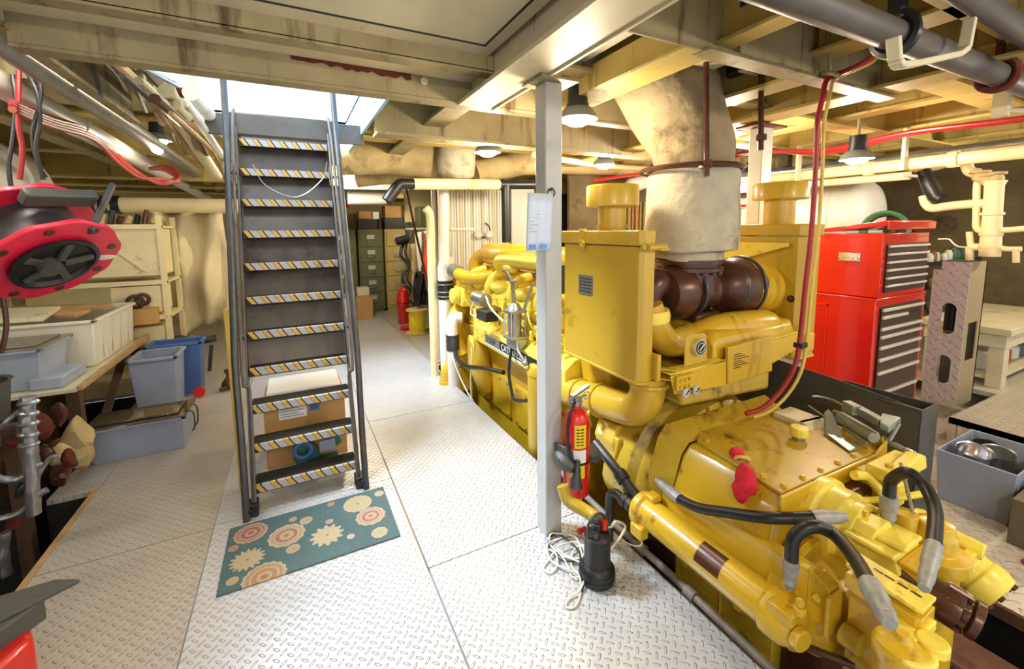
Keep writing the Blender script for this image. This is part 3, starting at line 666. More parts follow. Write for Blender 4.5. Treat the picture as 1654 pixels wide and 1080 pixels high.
b = MB(); b.lathe([(.1, .16), (.155, .165), (.16, .17), (.16, .26), (.155, .27), (.02, .28)], (2.86, 1.72, 1.61), n=40); obj('rain_cap', b, 'yel_box', P)
b = MB(); b.lathe([(.10, -.30), (.10, -.19), (.125, -.18), (.125, -.13), (.14, -.12), (.14, -.07), (.16, -.06), (.16, -.02), (.175, 0)], (2.72, 1.72, 1.205), (1, 0, 0), n=36); obj('inlet_collar', b, 'yel', P)
b = MB(); b.cyl((2.695, 1.52, 1.16), (2.70, 1.52, 1.16), .022); b.cyl((2.67, 1.52, 1.16), (2.70, 1.52, 1.16), .008); obj('drain_plug', b, 'brown', P)
b = MB(); b.prism([(2.70, 2.0, 1.5), (2.695, 1.55, 1.5), (2.695, 1.55, 1.48), (2.70, 2.0, 1.34)], (-.012, 0, 0)); obj('stiffener', b, 'yel_lt', P)
# ---- turbocharger
b = MB(); T = (2.1, 1.72, 1.24)
b.lathe([(.05, -.28), (.13, -.26), (.155, -.2), (.16, -.14), (.13, -.10), (.115, -.04), (.11, .02), (.12, .07), (.1, .1), (.09, .16), (.15, .2), (.175, .26), (.175, .34), (.13, .38), (.105, .42), (.1, .5)], T, (1, -.05, 0), n=36)
b.cyl((2.07, 1.73, 1.22), (2.06, 1.74, 1.40), .145, .15, n=28); tb = obj('turbocharger', b, 'brown', E_)
b = MB(); b.lathe([(.19, -.02), (.19, .0), (.17, .005), (.17, .02), (.19, .022), (.19, .045)], (2.06, 1.75, 1.375), n=32); obj('outlet_flange', b, 'brown', tb)
b = MB()
for k in range(16):
    a = 2*PI*k/16; b.bolt((2.06+.175*math.cos(a), 1.75+.175*math.sin(a), 1.35), (0, 0, -1), .01, .014)
obj('flange_bolts', b, 'steel_dk', tb)
b = MB(); b.torus((2.02, 1.71, 1.24), .135, .012, (1, -.05, 0)); b.torus((2.46, 1.7, 1.24), .178, .01, (1, -.05, 0)); b.torus((2.34, 1.7, 1.24), .15, .012, (1, -.05, 0)); obj('housing_band', b, 'steel_dk', tb)
b = MB(); b.rings(spline([(1.85, 1.74, 1.27), (1.77, 1.72, 1.3), (1.72, 1.72, 1.24), (1.74, 1.72, 1.12), (1.78, 1.73, 1.02)], 5), [.05, .06, .07, .075, .078, .08, .08, .08, .08, .078, .076, .074, .07, .07, .07, .07, .07, .07, .07, .07, .07], 18); obj('exhaust_leg', b, 'brown', tb)
b = MB(); b.box(2.0, 2.2, 1.62, 1.8, 1.03, 1.12); b.rough(.01); obj('turbo_foot', b, 'brown', tb, .02)
# ---- aftercooler under the turbo
b = MB(); b.prism([(1.9, 1.44, .86), (1.88, 1.44, .99), (1.93, 1.47, 1.05), (1.93, 1.9, 1.08), (1.93, 1.9, .86)], (.72, 0, 0)); b.rough(.006, 5); obj('aftercooler', b, 'yel', E_, .03)
b = MB(); b.rings(spline([(1.92, 1.6, .98), (2.1, 1.57, 1.03), (2.3, 1.55, 1.035), (2.5, 1.55, 1.02), (2.58, 1.56, .98)], 5), [.06]+[.085]*15+[.08, .075, .07, .06, .04], 18); obj('aftercooler_hump', b, 'yel', E_)
b = MB(); b.prism([(1.7, 1.45, .70), (2.42, 1.45, .66), (2.5, 1.5, .84), (1.7, 1.5, .86)], (0, .3, 0)); obj('lower_housing', b, 'yel_dirty', E_, .02)
# ---- instrument panel on its channel
def pq(px, py): return W(px, py, y=1.4)
b = MB(); P4 = [pq(1083, 608), pq(1173, 580), pq(1173, 560), pq(1244, 541), pq(1246, 550), pq(1290, 538), pq(1290, 562), pq(1246, 588), pq(1244, 600), pq(1170, 623), pq(1090, 637)]
b.prism(P4, (0, .006, 0)); IP = obj('instrument_panel', b, 'yel', E_, .002)
b = MB(); a = pq(1083, 606); c = pq(1172, 583); b.prism([a, c, c+Vector((0, .07, .0)), a+Vector((0, .07, .0))], (0, 0, .005)); a = pq(1245, 549); c = pq(1290, 537); b.prism([a, c, c+Vector((0, .07, 0)), a+Vector((0, .07, 0))], (0, 0, .005)); obj('top_flange', b, 'yel_lt', IP)
b = MB(); a = pq(1173, 560); c = pq(1244, 541); e = pq(1244, 598); f = pq(1173, 619); b.prism([a, c, e, f], (0, -.012, 0)); cv = obj('cover_plate', b, 'yel_box', IP, .003)
b = MB(); P5 = [pq(1104, 592), pq(1106, 545), pq(1110, 541), pq(1136, 537), pq(1140, 542), pq(1141, 582)]; b.prism(P5, (0, -.006, 0)); obj('dial_bracket', b, 'yel_box', IP, .004)
for (gx, gy, r, nm) in ((1124, 559, .040, 'main'), (1101, 631, .026, ''), (1117, 627, .024, '')):
    c = pq(gx, gy); b = MB(); b.lathe([(r*.9, .0), (r, .005), (r, .03), (r*.85, .03)], c+Vector((0, -.0, 0)), (0, -1, 0), n=28); gd = obj('gauge', b, 'chrome', E_)
    b = MB(); b.cyl(c+Vector((0, -.028, 0)), c+Vector((0, -.031, 0)), r*.84, n=28); obj('dial_face', b, 'black' if r > .03 else 'paper', gd)
    b = MB(); b.bar(c+Vector((-r*.3, -.034, -r*.3)), c+Vector((r*.5, -.034, r*.5)), .004); b.torus(c+Vector((0, -.032, 0)), r*.6, .0015, (0, 1, 0), 24, 4); obj('pointer', b, 'paper' if r > .03 else 'black', gd)
b = MB()
c0 = pq(1182, 572)
for k in range(7): 
    q = c0+Vector((0, -.0135, -.012*k)); b.box(q.x, q.x+.06+.03*(k % 3), q.y-.0006, q.y, q.z-.002, q.z+.002)
obj('stencil_lines', b, 'brown', IP)
b = MB()
for zz in (.0, .05): b.bar((1.52, 1.47, .93-zz), (1.60, 1.40, .925-zz), .03, .006)
b.box(1.58, 1.70, 1.38, 1.395, .83, .90); obj('arm', b, 'yel', IP, .002)
b = MB()
for k in range(6): b.bolt((1.60+.03*(k % 3), 1.38, .85+.03*(k//3)), (0, -1, 0), .008, .01)
obj('panel_bolt', b, 'yel', IP)
b = MB(); q = pq(1296, 545); b.box(q.x-.02, q.x+.05, 1.36, 1.42, q.z-.07, q.z+.03); obj('end_bracket', b, 'yel', IP, .003)
# ---- lagged exhaust riser
R_ = thing('exhaust_riser', 'thick exhaust riser wrapped in grey lagging cloth rising from the turbocharger to the deck', 'pipe', (2.07, 1.75, 1.42))
b = MB(); rp = spline([(2.06, 1.75, 1.42), (2.06, 1.75, 1.47), (2.06, 1.75, 1.49), (2.06, 1.75, 1.6), (2.07, 1.75, 1.85), (2.07, 1.75, 1.93)], 6)
b.rings(rp, [.185]*7+[.2, .225, .24, .245]+[.25]*(len(rp)-16)+[.25, .245, .24, .235, .225], 40); b.rough(.02, 5, 3); obj('lower_lagging', b, 'insul', R_, smooth=60)
b = MB(); rp = spline([(2.06, 1.74, 1.92), (2.05, 1.76, 2.1), (2.0, 1.84, 2.3), (1.96, 1.95, 2.5), (1.95, 2.0, 2.63)], 8)
b.rings(rp, [.205+.10*(i/(len(rp)-1)) for i in range(len(rp))], 40); b.rough(.04, 3.5, 8); obj('upper_lagging', b, 'insul_dk', R_, smooth=60)
b = MB(); b.torus((2.06, 1.75, 1.475), .215, .006, n=40); b.torus((2.065, 1.75, 1.925), .235, .007, n=40)
pts = [(2.29, 1.64, 1.93), (2.31, 1.63, 1.8), (2.315, 1.63, 1.6), (2.28, 1.64, 1.5)]; b.tube(pts, .004, 6)
for p in ((2.31, 1.63, 1.85), (2.315, 1.63, 1.72), (2.31, 1.63, 1.6)): b.ball(p, .012, 8, 6)
obj('wire_lacing', b, 'brown', R_)
b = MB(); b.torus((2.05, 1.75, 1.925), .27, .012, (0, 0, 1), 40, 6); b.cbox((1.93, 1.56, 1.92), (.05, .04, .03)); obj('hanger_ring', b, 'brown', R_)
for p, q in (((1.90, 1.52, 1.86), (1.90, 1.55, 2.44)), ((2.22, 1.45, 2.0), (2.22, 1.47, 2.4))):
    b = MB(); b.cyl(p, q, .014, n=10); b.cyl(Vector(p)+Vector((0, 0, .05)), Vector(p)+Vector((0, 0, .08)), .024, n=6); obj('hanger_rod', b, 'brown', R_)
b = MB(); b.cyl((2.24, 1.55, 2.42), (2.24, 1.55, 2.62), .11, n=20); obj('expansion_joint', b, 'black', R_)
b = MB(); b.box(2.08, 2.34, 1.36, 1.5, 2.385, 2.395); b.box(1.8, 2.02, 1.45, 1.6, 2.42, 2.43); obj('hanger_plate', b, 'beamlt', R_)
# ================================================================ marine gearbox at the near end of the engine
G = thing('marine_gearbox', 'yellow marine gearbox with bolted top plate and black hoses at the near end', 'gearbox', (2.0, .9, -.75))
def P_(n, b, mt='yel', par=None, **k): return obj(n, b, mt, par or G, **k)
b = MB(); sec = [(1.52, .16), (1.50, .40), (1.555, .55), (1.60, .597), (2.34, .597), (2.44, .5), (2.5, .3), (2.5, .16)]
b.prism([(x, .86, z) for x, z in sec], (0, .46, 0)); body = P_('gear_case', b, 'yel', bevel=.018)
# shoulder rising into the flywheel housing
b = MB()
ring = []
for y, s in ((1.32, 1.0), (1.38, 1.02), (1.44, 1.06)):
    ring.append([(2.0+(x-2.0)*s, y, (.16+(z-.16)*s) + (.02 if s > 1 else 0)) for x, z in sec])
V = [p for r_ in ring for p in r_]; n_ = len(sec)
b.add(V, [(i*n_+k, i*n_+(k+1) % n_, (i+1)*n_+(k+1) % n_, (i+1)*n_+k) for i in range(2) for k in range(n_)]); P_('case_adapter', b, 'yel_dirty')
# top plate
tp = [(1.57, .875), (2.27, .855), (2.36, 1.0), (2.40, 1.30), (1.72, 1.36), (1.63, 1.30)]
b = MB(); b.prism([(x, y, .598) for x, y in tp], (0, 0, .014)); top = P_('top_plate', b, 'yel_dirty', bevel=.003)
def bolts_line(a, c, n, name='plate_bolt', mt='yel', r=.010, ax=(0, 0, 1), par=None):
    for i in range(n):
        q = Vector(a).lerp(Vector(c), i/max(1, n-1)); bb = MB(); bb.cyl(q, q+Vector(ax)*.003, r*1.3, n=16); bb.bolt(q+Vector(ax)*.003, ax, r, .009); obj(name, bb, mt, par or G)
bolts_line((1.62, .895, .612), (2.22, .88, .612), 6, par=top); bolts_line((1.61, .97, .612), (1.66, 1.27, .612), 3, par=top); bolts_line((2.33, 1.02, .612), (2.36, 1.26, .612), 3, par=top)
b = MB(); b.prism([(1.545, .868, .53), (1.545, .868, .612), (2.2, .853, .612), (2.29, .853, .655), (2.30, .853, .53)], (0, -.012, 0)); P_('front_lip', b, 'yel', bevel=.003)
b = MB(); b.prism([(2.29, .86, .54), (2.29, .86, .66), (2.29, .97, .612), (2.29, .97, .54)], (.012, 0, 0)); P_('gusset', b, 'yel_dirty', bevel=.002)
c = W(1290, 707, z=.62)
b = MB(); b.lathe([(.026, 0), (.026, .025), (.024, .026), (.024, .03)], c-Vector((0, 0, .008)), n=24); fn = P_('filler_neck', b, 'steel', top)
b = MB(); b.lathe([(.034, .02), (.038, .024), (.038, .055), (.034, .062), (.01, .063)], c-Vector((0, 0, .008)), n=32); P_('filler_cap', b, 'yel_lt', top)
b = MB(); b.box(2.18, 2.33, 1.12, 1.28, .612, .64); b.prism([(2.18, 1.1, .612), (2.33, 1.08, .612), (2.33, 1.12, .64), (2.18, 1.14, .64)], (0, .02, 0)); P_('breather_plate', b, 'beamlt', top, bevel=.003)
# side rail, lower mounting, foot
b = MB(); b.prism([(1.482, 1.36, .395), (1.482, .69, .445), (1.482, .69, .25), (1.482, 1.36, .2)], (.016, 0, 0)); b.prism([(1.482, 1.36, .395), (1.482, .69, .445), (1.53, .69, .445), (1.53, 1.36, .395)], (0, 0, .006)); rail = P_('side_rail', b, 'yel', bevel=.002)
b = MB(); b.prism([(1.478, .72, .46), (1.478, .655, .43), (1.478, .645, .30), (1.478, .72, .27)], (.055, 0, 0)); b.box(1.45, 1.53, .64, .652, .28, .42); P_('end_bracket', b, 'yel', rail, bevel=.003)
b = MB(); b.bolt((1.477, .685, .38), (-1, 0, 0), .013, .012); P_('bracket_bolt', b, 'yel_lt', rail)
b = MB(); b.prism([(1.55, 1.33, .14), (1.55, .86, .14), (1.55, .86, -.5), (1.55, 1.33, -.5)], (.4, 0, 0)); b.box(1.536, 1.56, 1.075, 1.085, -.5, .13); fp = P_('mounting_plate', b, 'yel_dirty', bevel=.006)
for y, z in ((1.26, .05), (1.26, -.1), (1.0, .05), (1.0, -.1), (.89, .05), (.89, -.1)):
    b = MB(); b.cyl((1.55, y, z), (1.545, y, z), .026, n=18); b.bolt((1.546, y, z), (-1, 0, 0), .018, .015); P_('mounting_bolt', b, 'yel', fp)
# long cooler cylinder along the side
A = Vector((1.425, 1.42, .262)); B = Vector((1.425, .705, .262)); d = (B-A).normalized()
b = MB(); b.lathe([(.05, -.03), (.068, -.028), (.085, -.01), (.085, .02), (.072, .028), (.07, .03), (.07, .60), (.082, .615), (.084, .65), (.08, .68), (.06, .715), (.03, .725)], A, d, n=32); cyl_ = P_('oil_cooler', b, 'yel', bevel=0)
b = MB(); b.box(1.355, 1.42, .70, .78, .30, .345); b.cyl((1.40, .70, .34), (1.40, .70, .37), .022, n=6); b.cyl((1.40, .70, .37), (1.40, .70, .395), .014); b.cbox((1.36, 1.38, .2), (.05, .07, .06)); b.cyl((1.39, .70, .27), (1.385, .672, .27), .038, n=18); b.cbox((1.44, 1.38, .34), (.06, .06, .03)); P_('cooler_boss', b, 'yel', cyl_, bevel=.006)
b = MB(); p = W(1153, 868, x=1.40)
for k in range(7):
    pass
V = []; F = []
for i, y in enumerate((p.y+.055, p.y-.055)):
    for k in range(7):
        a = PI*(.52+.05*k*1.4); V.append((1.425+.0712*math.cos(a), y-(.008*k if i == 0 else -.006*k)*0, .262+.0712*math.sin(a)))
for k in range(6): F.append((k, k+1, 7+k+1, 7+k))
b.add(V, F); P_('cooler_label', b, 'brown', cyl_)
# grey pipes feeding the cooler
b = MB(); b.tube([(1.43, 1.80, .42), (1.43, 1.64, .36), (1.43, 1.5, .30), (1.425, 1.42, .27)], .026, 12); b.lathe([(.034, 0), (.036, .01), (.036, .04), (.034, .05)], (1.43, 1.56, .325), (0, 1, .5)); P_('feed_pipe', b, 'steel_dk', cyl_)
b = MB(); b.tube([(1.40, 1.43, .24), (1.38, 1.52, .27), (1.375, 1.57, .27), (1.37, 1.6, .23), (1.37, 1.6, .1), (1.37, 1.6, -.15)], .022, 12); b.lathe([(.032, 0), (.034, .012), (.032, .03)], (1.385, 1.49, .262), (0, 1, .15)); b.lathe([(.032, 0), (.034, .012), (.032, .03)], (1.39, 1.46, .257), (0, 1, .15)); P_('drain_pipe', b, 'steel_dk', cyl_)
# bearing cap and bell
b = MB(); b.lathe([(.155, 0), (.155, .04), (.14, .05), (.14, .11), (.125, .13), (.125, .16), (.10, .165), (.10, .13), (.03, .125)], (1.80, .865, .46), (0, -1, 0), n=44); cap = P_('bearing_cap', b, 'yel_lt', bevel=.003)
for k in range(8):
    a = 2*PI*k/8+.2; b = MB(); b.bolt((1.80+.112*math.cos(a), .703, .46+.112*math.sin(a)), (0, -1, 0), .012, .012); P_('cap_bolt', b, 'yel', cap)
b = MB(); b.lathe([(.20, 0), (.20, .06), (.185, .08), (.175, .14), (.14, .19), (.08, .21), (.02, .215)], (1.65, .85, .24), (0, -1, 0), n=44); bell = P_('lower_bell', b, 'yel', bevel=.003)
b = MB(); b.lathe([(.215, 0), (.215, .025)], (1.65, .80, .24), (0, -1, 0), n=44); P_('bell_flange', b, 'yel', bell, bevel=.002)
b = MB(); b.box(1.6, 2.3, .72, .86, -.2, .3); b.box(1.9, 2.2, .78, .86, .3, .55); P_('front_case', b, 'brown', bevel=.02)
# selector valve block between the hoses
b = MB(); b.prism([(1.70, .76, .54), (1.70, .58, .52), (1.70, .56, .46), (1.70, .62, .40), (1.70, .76, .40)], (.17, 0, 0)); b.box(1.67, 1.88, .57, .72, .515, .53); b.prism([(1.70, .64, .53), (1.73, .64, .56), (1.82, .64, .56), (1.85, .64, .53)], (0, .07, 0)); b.box(1.72, 1.76, .56, .76, .53, .545); b.cyl((1.88, .66, .47), (1.93, .66, .47), .04); vb = P_('selector_valve', b, 'yel_lt', bevel=.006)
b = MB(); b.box(1.72, 1.75, .52, .60, .38, .50); b.box(1.82, 1.85, .52, .60, .38, .50); b.cyl((1.75, .56, .44), (1.82, .56, .44), .03); b.box(1.70, 1.87, .51, .57, .495, .507); P_('valve_bracket', b, 'yel', vb, bevel=.003)
b = MB(); b.tube([(1.92, .80, .62), (1.99, .78, .60), (2.0, .70, .52)], .018, 10); b.tube([(1.84, .86, .5), (1.95, .7, .57), (2.1, .62, .6)], .012, 8); P_('valve_pipe', b, 'yel_lt', vb)
b = MB(); b.box(2.00, 2.24, .72, .80, .60, .65); b.prism([(2.02, .70, .60), (2.28, .70, .60), (2.26, .70, .66), (2.2, .70, .675), (2.1, .70, .66), (2.04, .70, .64)], (0, .05, 0)); b.box(2.03, 2.10, .70, .85, .50, .60); uv = P_('upper_valve', b, 'yel_lt', bevel=.008)
for x in (2.05, 2.2): 
    b = MB(); b.bolt((x, .74, .65), (0, 0, 1), .014, .012); P_('valve_bolt', b, 'yel', uv)
# relief valve tower and pumps on the right
b = MB(); b.lathe([(.072, -.45), (.072, -.03), (.096, -.02), (.098, .0), (.098, .03), (.06, .035), (.06, .09), (.052, .10), (.05, .13), (.02, .14)], (1.98, .57, .42), n=32); b.cyl((1.93, .64, .45), (1.93, .64, .56), .038); tw = P_('valve_tower', b, 'yel', bevel=.003)
b = MB(); b.box(1.94, 2.10, .49, .52, .40, .445); b.cyl((2.10, .66, .46), (2.12, .48, .44), .03); P_('tower_arm', b, 'yel_lt', tw, bevel=.004)
b = MB(); b.cyl((1.97, .68, .72), (1.93, .56, .36), .006, n=6); b.tube([(1.98, .66, .68), (2.03, .62, .6), (2.04, .58, .48), (2.02, .56, .4)], .003, 6); P_('tie_wire', b, 'beam', tw)
q0, q1 = W(1515, 878, x=2.3), W(1588, 938, x=2.3)
b = MB(); b.lathe([(.06, -.12), (.075, -.1), (.085, .0), (.085, .1), (.08, .105), (.08, .13), (.086, .135), (.086, .17), (.075, .2), (.045, .205), (.045, .19), (.01, .19)], q0, q1-q0, n=28); pm = P_('gear_pump', b, 'yel_lt', bevel=.003)
dd = (q1-q0).normalized()
for k in range(5):
    a = 2*PI*k/5; u_ = dd.orthogonal().normalized(); w_ = dd.cross(u_); b = MB(); b.bolt(q0+dd*.2+(u_*math.cos(a)+w_*math.sin(a))*.06, dd, .012, .012); P_('pump_bolt', b, 'brown', pm)
b = MB(); c = W(1528, 972, y=.47); c2 = W(1548, 1000, y=.44)
b.lathe([(.05, -.12), (.055, -.02), (.062, 0), (.062, .03), (.045, .035), (.045, .05), (.06, .055), (.06, .075), (.03, .08)], c, (.25, -1, -.25), n=24); sp = P_('shaft_coupling', b, 'brown', bevel=.002)
for k in range(8):
    b = MB(); a = 2*PI*k/8; ax = Vector((.25, -1, -.25)).normalized(); u_ = ax.orthogonal().normalized(); w_ = ax.cross(u_); s_ = c+(u_*math.cos(a)+w_*math.sin(a))*.055; b.bar(s_-ax*.01, s_+ax*.045, .014); P_('coupling_bolt', b, 'brown', sp)
# filter with slotted head plate, canister and black label
b = MB(); hp = [W(1366, 909, z=.56), W(1390, 893, z=.56), W(1456, 933, z=.56), W(1513, 964, z=.56), W(1492, 986, z=.56), W(1480, 982, z=.56)]
b.prism(hp, (0, 0, -.012)); fh = P_('filter_head_plate', b, 'yel_lt', bevel=.002)
b = MB()
for t_ in (.12, .35, .5, .68, .85):
    a = hp[1].lerp(hp[3], t_)*.6+hp[0].lerp(hp[5], t_)*.4+Vector((0, 0, .0008)); dr = (hp[2]-hp[1]).normalized(); sd = Vector((-dr.y, dr.x, 0))
    b.prism([a-dr*.012-sd*.004, a+dr*.012-sd*.004, a+dr*.012+sd*.004, a-dr*.012+sd*.004], (0, 0, -.004))
P_('plate_slots', b, 'brown', fh)
b = MB(); b.prism([q+Vector((0, 0, -.03)) for q in hp], (0, 0, -.05)); b.box(1.52, 1.62, .5, .62, .1, .5); P_('filter_bracket', b, 'yel', fh, bevel=.003)
cc = Vector((1.385, .44, 0))
b = MB(); b.lathe([(.05, -.1), (.054, -.08), (.054, .44), (.06, .45), (.062, .475), (.055, .49), (.03, .50), (.02, .505), (.015, .52)], cc, n=36); can = P_('filter_canister', b, 'yel', bevel=.002)
b = MB(); V = []; F = []
for i, z in enumerate((.27, .43)):
    for k in range(9): a = PI*(1.12+.055*k*1.2); V.append((cc.x+.0548*math.cos(a), cc.y+.0548*math.sin(a), z))
for k in range(8): F.append((k, k+1, 9+k+1, 9+k))
b.add(V, F); P_('canister_label', b, 'black', can)
b = MB(); b.box(1.40, 1.54, .42, .49, .47, .50); b.lathe([(.035, 0), (.035, .03)], (1.45, .40, .475)); b.torus((1.39, .43, .48), .05, .012, (0, 0, 1), 20, 8, 2.5, 6.0); P_('clamp_yoke', b, 'yel_lt', can, bevel=.008)
b = MB(); b.tube([(1.56, .62, .2), (1.5, .6, .14), (1.42, .62, .12)], .012, 8); b.cyl((1.5, .62, .3), (1.5, .57, .3), .035); b.cyl((1.52, .60, .22), (1.52, .55, .2), .03); P_('under_fittings', b, 'yel_dirty')
# bundle of pipes between cooler and filter
b = MB(); b.tube([(1.44, .72, .2), (1.46, .66, .21), (1.50, .58, .22)], .012, 8); P_('copper_line', b, 'brown')
# ---- hydraulic hoses
def hose(pts, r, ends, label):
    h = obj('hydraulic_hose', MB().tube(pts, r, 14, 8), 'rubber', G, label=label)
    for a, c, rr in ends:
        a, c = Vector(a), Vector(c); mb_ = MB(); mb_.rings([a, a.lerp(c, .45), a.lerp(c, .5), a.lerp(c, .8), a.lerp(c, .82), c], [rr, rr, rr*.85, rr*.85, rr*.75, rr*.6], 12); mb_.rough(.002, 60); obj('hose_fitting', mb_, 'zinc', h)
hp1 = [W(1098, 806, x=1.46), W(1130, 820, x=1.455), W(1180, 828, x=1.47), W(1240, 836, x=1.50), W(1312, 836, x=1.60)]
hose(hp1, .021, [(hp1[-1], W(1366, 834, x=1.70), .026), (hp1[0], W(1060, 775, x=1.47), .025)], 'black hose lying along the side of the gearbox')
hp2 = [W(1278, 903, y=.74), W(1283, 868, y=.74), W(1312, 850, y=.71), W(1346, 862, y=.67), W(1378, 898, y=.58), W(1404, 942, y=.49)]
hose(hp2, .021, [(hp2[0], W(1275, 950, y=.74), .024), (hp2[-1], W(1438, 1008, y=.41), .027)], 'black hose arching over to the filter head')
hp3 = [W(1436, 800, y=.66), W(1440, 775, y=.66), W(1466, 763, y=.61), W(1494, 785, y=.56), W(1510, 825, y=.51), W(1508, 880, y=.46)]
hose(hp3, .0195, [(hp3[0], W(1434, 845, y=.66), .027), (hp3[-1], W(1492, 950, y=.42), .021)], 'black hose arching over the valve tower')
# ---- red rag tied with a yellow band
M['yelhose0'] = mat('tan rubber', (216, 176, 92), .5)
M['rag'] = mat('red cloth', (206, 24, 44), .75, var=.25, scale=12, bump=.5, bscale=30)
c = W(1198, 742, z=.645)
RG = thing('tied_rag', 'red rag pulled through a yellow rubber ring on the gearbox top plate', 'rag', (c.x, c.y, .62))
b = MB(); e1 = W(1203, 752, z=.64); e2 = W(1203, 797, x=1.535)
L0 = [e1, e1.lerp(e2, .25)+Vector((-.01, -.01, .01)), e1.lerp(e2, .6)+Vector((-.012, -.012, .01)), e1.lerp(e2, .9)+Vector((-.01, 0, .0)), e2]
b.rings(spline(L0, 5), [.014, .018, .021, .024, .027, .03, .033, .036, .038, .04, .041, .042, .043, .043, .042, .041, .04, .039, .036, .03, .02][:21], 18)
for i, v in enumerate(b.v): pass
b.rough(.014, 22); obj('hanging_end', b, 'rag', RG, smooth=60)
b = MB(); e3 = W(1186, 731, z=.655); b.rings(spline([c, c.lerp(e3, .5)+Vector((0, 0, .008)), e3+Vector((-.012, .012, 0))], 6), [.014, .016, .019, .022, .025, .027, .029, .03, .03, .028, .024, .018, .01], 14); b.rough(.012, 24, 4); obj('short_end', b, 'rag', RG, smooth=60)
b = MB(); b.torus(c, .026, .008, (W(1203, 790, x=1.535)-c), 24, 8); obj('rubber_ring', b, 'yelhose0', RG)
# ---- grey puller tool lying on the gearbox
VT = thing('pipe_vise', 'grey cast metal clamping tool with rods lying on the right corner of the gearbox', 'tool', (2.35, 1.0, .613))
vm = mat('grey green casting', (150, 158, 152), .35, metal=.5, var=.12, scale=14); M['cast'] = vm
def T_(n, b, mt='cast', **k): return obj(n, b, mt, VT, **k)
def v_(x, y, z=.65): # picture point on a level through the tool
    return W(x, y, z=z)
b = MB(); b.prism([v_(1333, 702, .62), v_(1334, 668, .69), v_(1340, 662, .70), v_(1346, 668, .69), v_(1362, 708, .63)], (.006, .012, 0)); b.prism([v_(1334, 702, .62), v_(1362, 708, .625), v_(1392, 722, .615), v_(1372, 731, .614)], (0, 0, .008)); T_('foot', b, bevel=.003)
b = MB(); b.rings([v_(1348, 665, .68), v_(1356, 671, .68), v_(1358, 673, .68), v_(1400, 699, .67), v_(1412, 706, .67)], [.012, .018, .028, .03, .026], 18); T_('barrel', b)
b = MB(); b.bar(v_(1366, 654, .71), v_(1384, 663, .71), .045, .05); b.bar(v_(1384, 660, .71), v_(1424, 682, .70), .04, .035); b.prism([v_(1424, 676, .70), v_(1455, 683, .68), v_(1436, 700, .67), v_(1420, 692, .68)], (0, 0, .03)); T_('jaw', b, bevel=.004)
for a, c2, r in ((v_(1350, 664, .70), v_(1418, 700, .70), .006), (v_(1362, 690, .65), v_(1400, 716, .64), .008), (v_(1452, 684, .69), v_(1436, 712, .63), .008), (v_(1306, 655, .66), v_(1334, 674, .66), .005)):
    b = MB(); b.cyl(a, c2, r, n=8); T_('rod', b)
b = MB(); b.tube([v_(1312, 640, .70), v_(1322, 640, .70), v_(1345, 646, .70), v_(1370, 660, .70)], .006, 8); T_('handle', b, 'cast')
b = MB(); b.rings([v_(1425, 705, .64), v_(1440, 716, .63), v_(1446, 718, .63), v_(1460, 726, .62), v_(1465, 730, .62), v_(1476, 735, .62)], [.008, .009, .012, .012, .02, .02], 12); T_('screw', b, 'steel')
# ---- engine bed rails and pipe in the bilge
b = MB(); b.box(2.36, 2.44, -1.2, 4.9, -.9, -.2); b.box(2.3, 2.5, -1.2, 4.9, -.2, -.18); struct('trim_bed', b, mat('pinkish primer', (140, 100, 84), .6, var=.2, stain=(80, 50, 36), samt=.2))
b = MB(); b.tube([(1.47, 2.3, .03), (1.47, 1.64, .0), (1.47, 1.3, -.0), (1.475, .92, -.02), (1.47, .4, -.03)], .018, 10, 4); b.lathe([(.026, 0), (.026, .05)], (1.47, 1.45, 0), (0, 1, 0)); b.lathe([(.026, 0), (.026, .05)], (1.472, 1.15, -.008), (0, 1, 0))
one('bilge_pipe', b, mat('dirty pipe', (128, 118, 108), .6, var=.25, scale=14, stain=(90, 50, 30), samt=.25), 'dirty grey pipe running in the slot between floor plates and gearbox', 'pipe')
# ================================================================ on the post and the near floor
# fire extinguisher
cx, cy = 1.235, 1.705
X = thing('fire_extinguisher', 'red fire extinguisher with yellow label strapped to the grey steel post', 'extinguisher', (cx, cy, .24))
zb = .235; R0 = .068
b = MB(); b.lathe([(.0, 0), (.05, .0), (R0-.005, .008), (R0, .02), (R0, .37), (R0-.004, .40), (R0*.8, .435), (R0*.5, .455), (.024, .462), (.024, .48)], (cx, cy, zb), n=40); obj('cylinder', b, 'red', X)
b = MB(); b.lathe([(.02, .478), (.026, .48), (.026, .50), (.018, .505), (.018, .52)], (cx, cy, zb), n=16); b.cyl((cx-.04, cy, zb+.498), (cx+.03, cy, zb+.498), .012); obj('valve', b, 'steel', X)
b = MB(); b.prism([(cx-.05, cy-.012, zb+.505), (cx-.02, cy-.012, zb+.525), (cx+.07, cy-.012, zb+.56), (cx+.075, cy-.012, zb+.575), (cx-.03, cy-.012, zb+.535)], (0, .024, 0)); b.bar((cx, cy, zb+.515), (cx+.06, cy, zb+.52), .02, .004); b.torus((cx+.05, cy-.015, zb+.525), .018, .003, (0, 1, 0), 16, 6); obj('handle', b, 'steel', X)
b = MB(); b.tube([(cx-.02, cy-.01, zb+.50), (cx-.06, cy-.035, zb+.47), (cx-.085, cy-.045, zb+.38), (cx-.08, cy-.05, zb+.27), (cx-.05, cy-.065, zb+.2)], .009, 10); obj('hose', b, 'rubber', X)
b = MB(); b.lathe([(.012, 0), (.014, .05), (.03, .12), (.032, .13)], (cx-.045, cy-.075, zb+.23), (-.15, -.1, -1)); obj('nozzle', b, 'steel_dk', X)
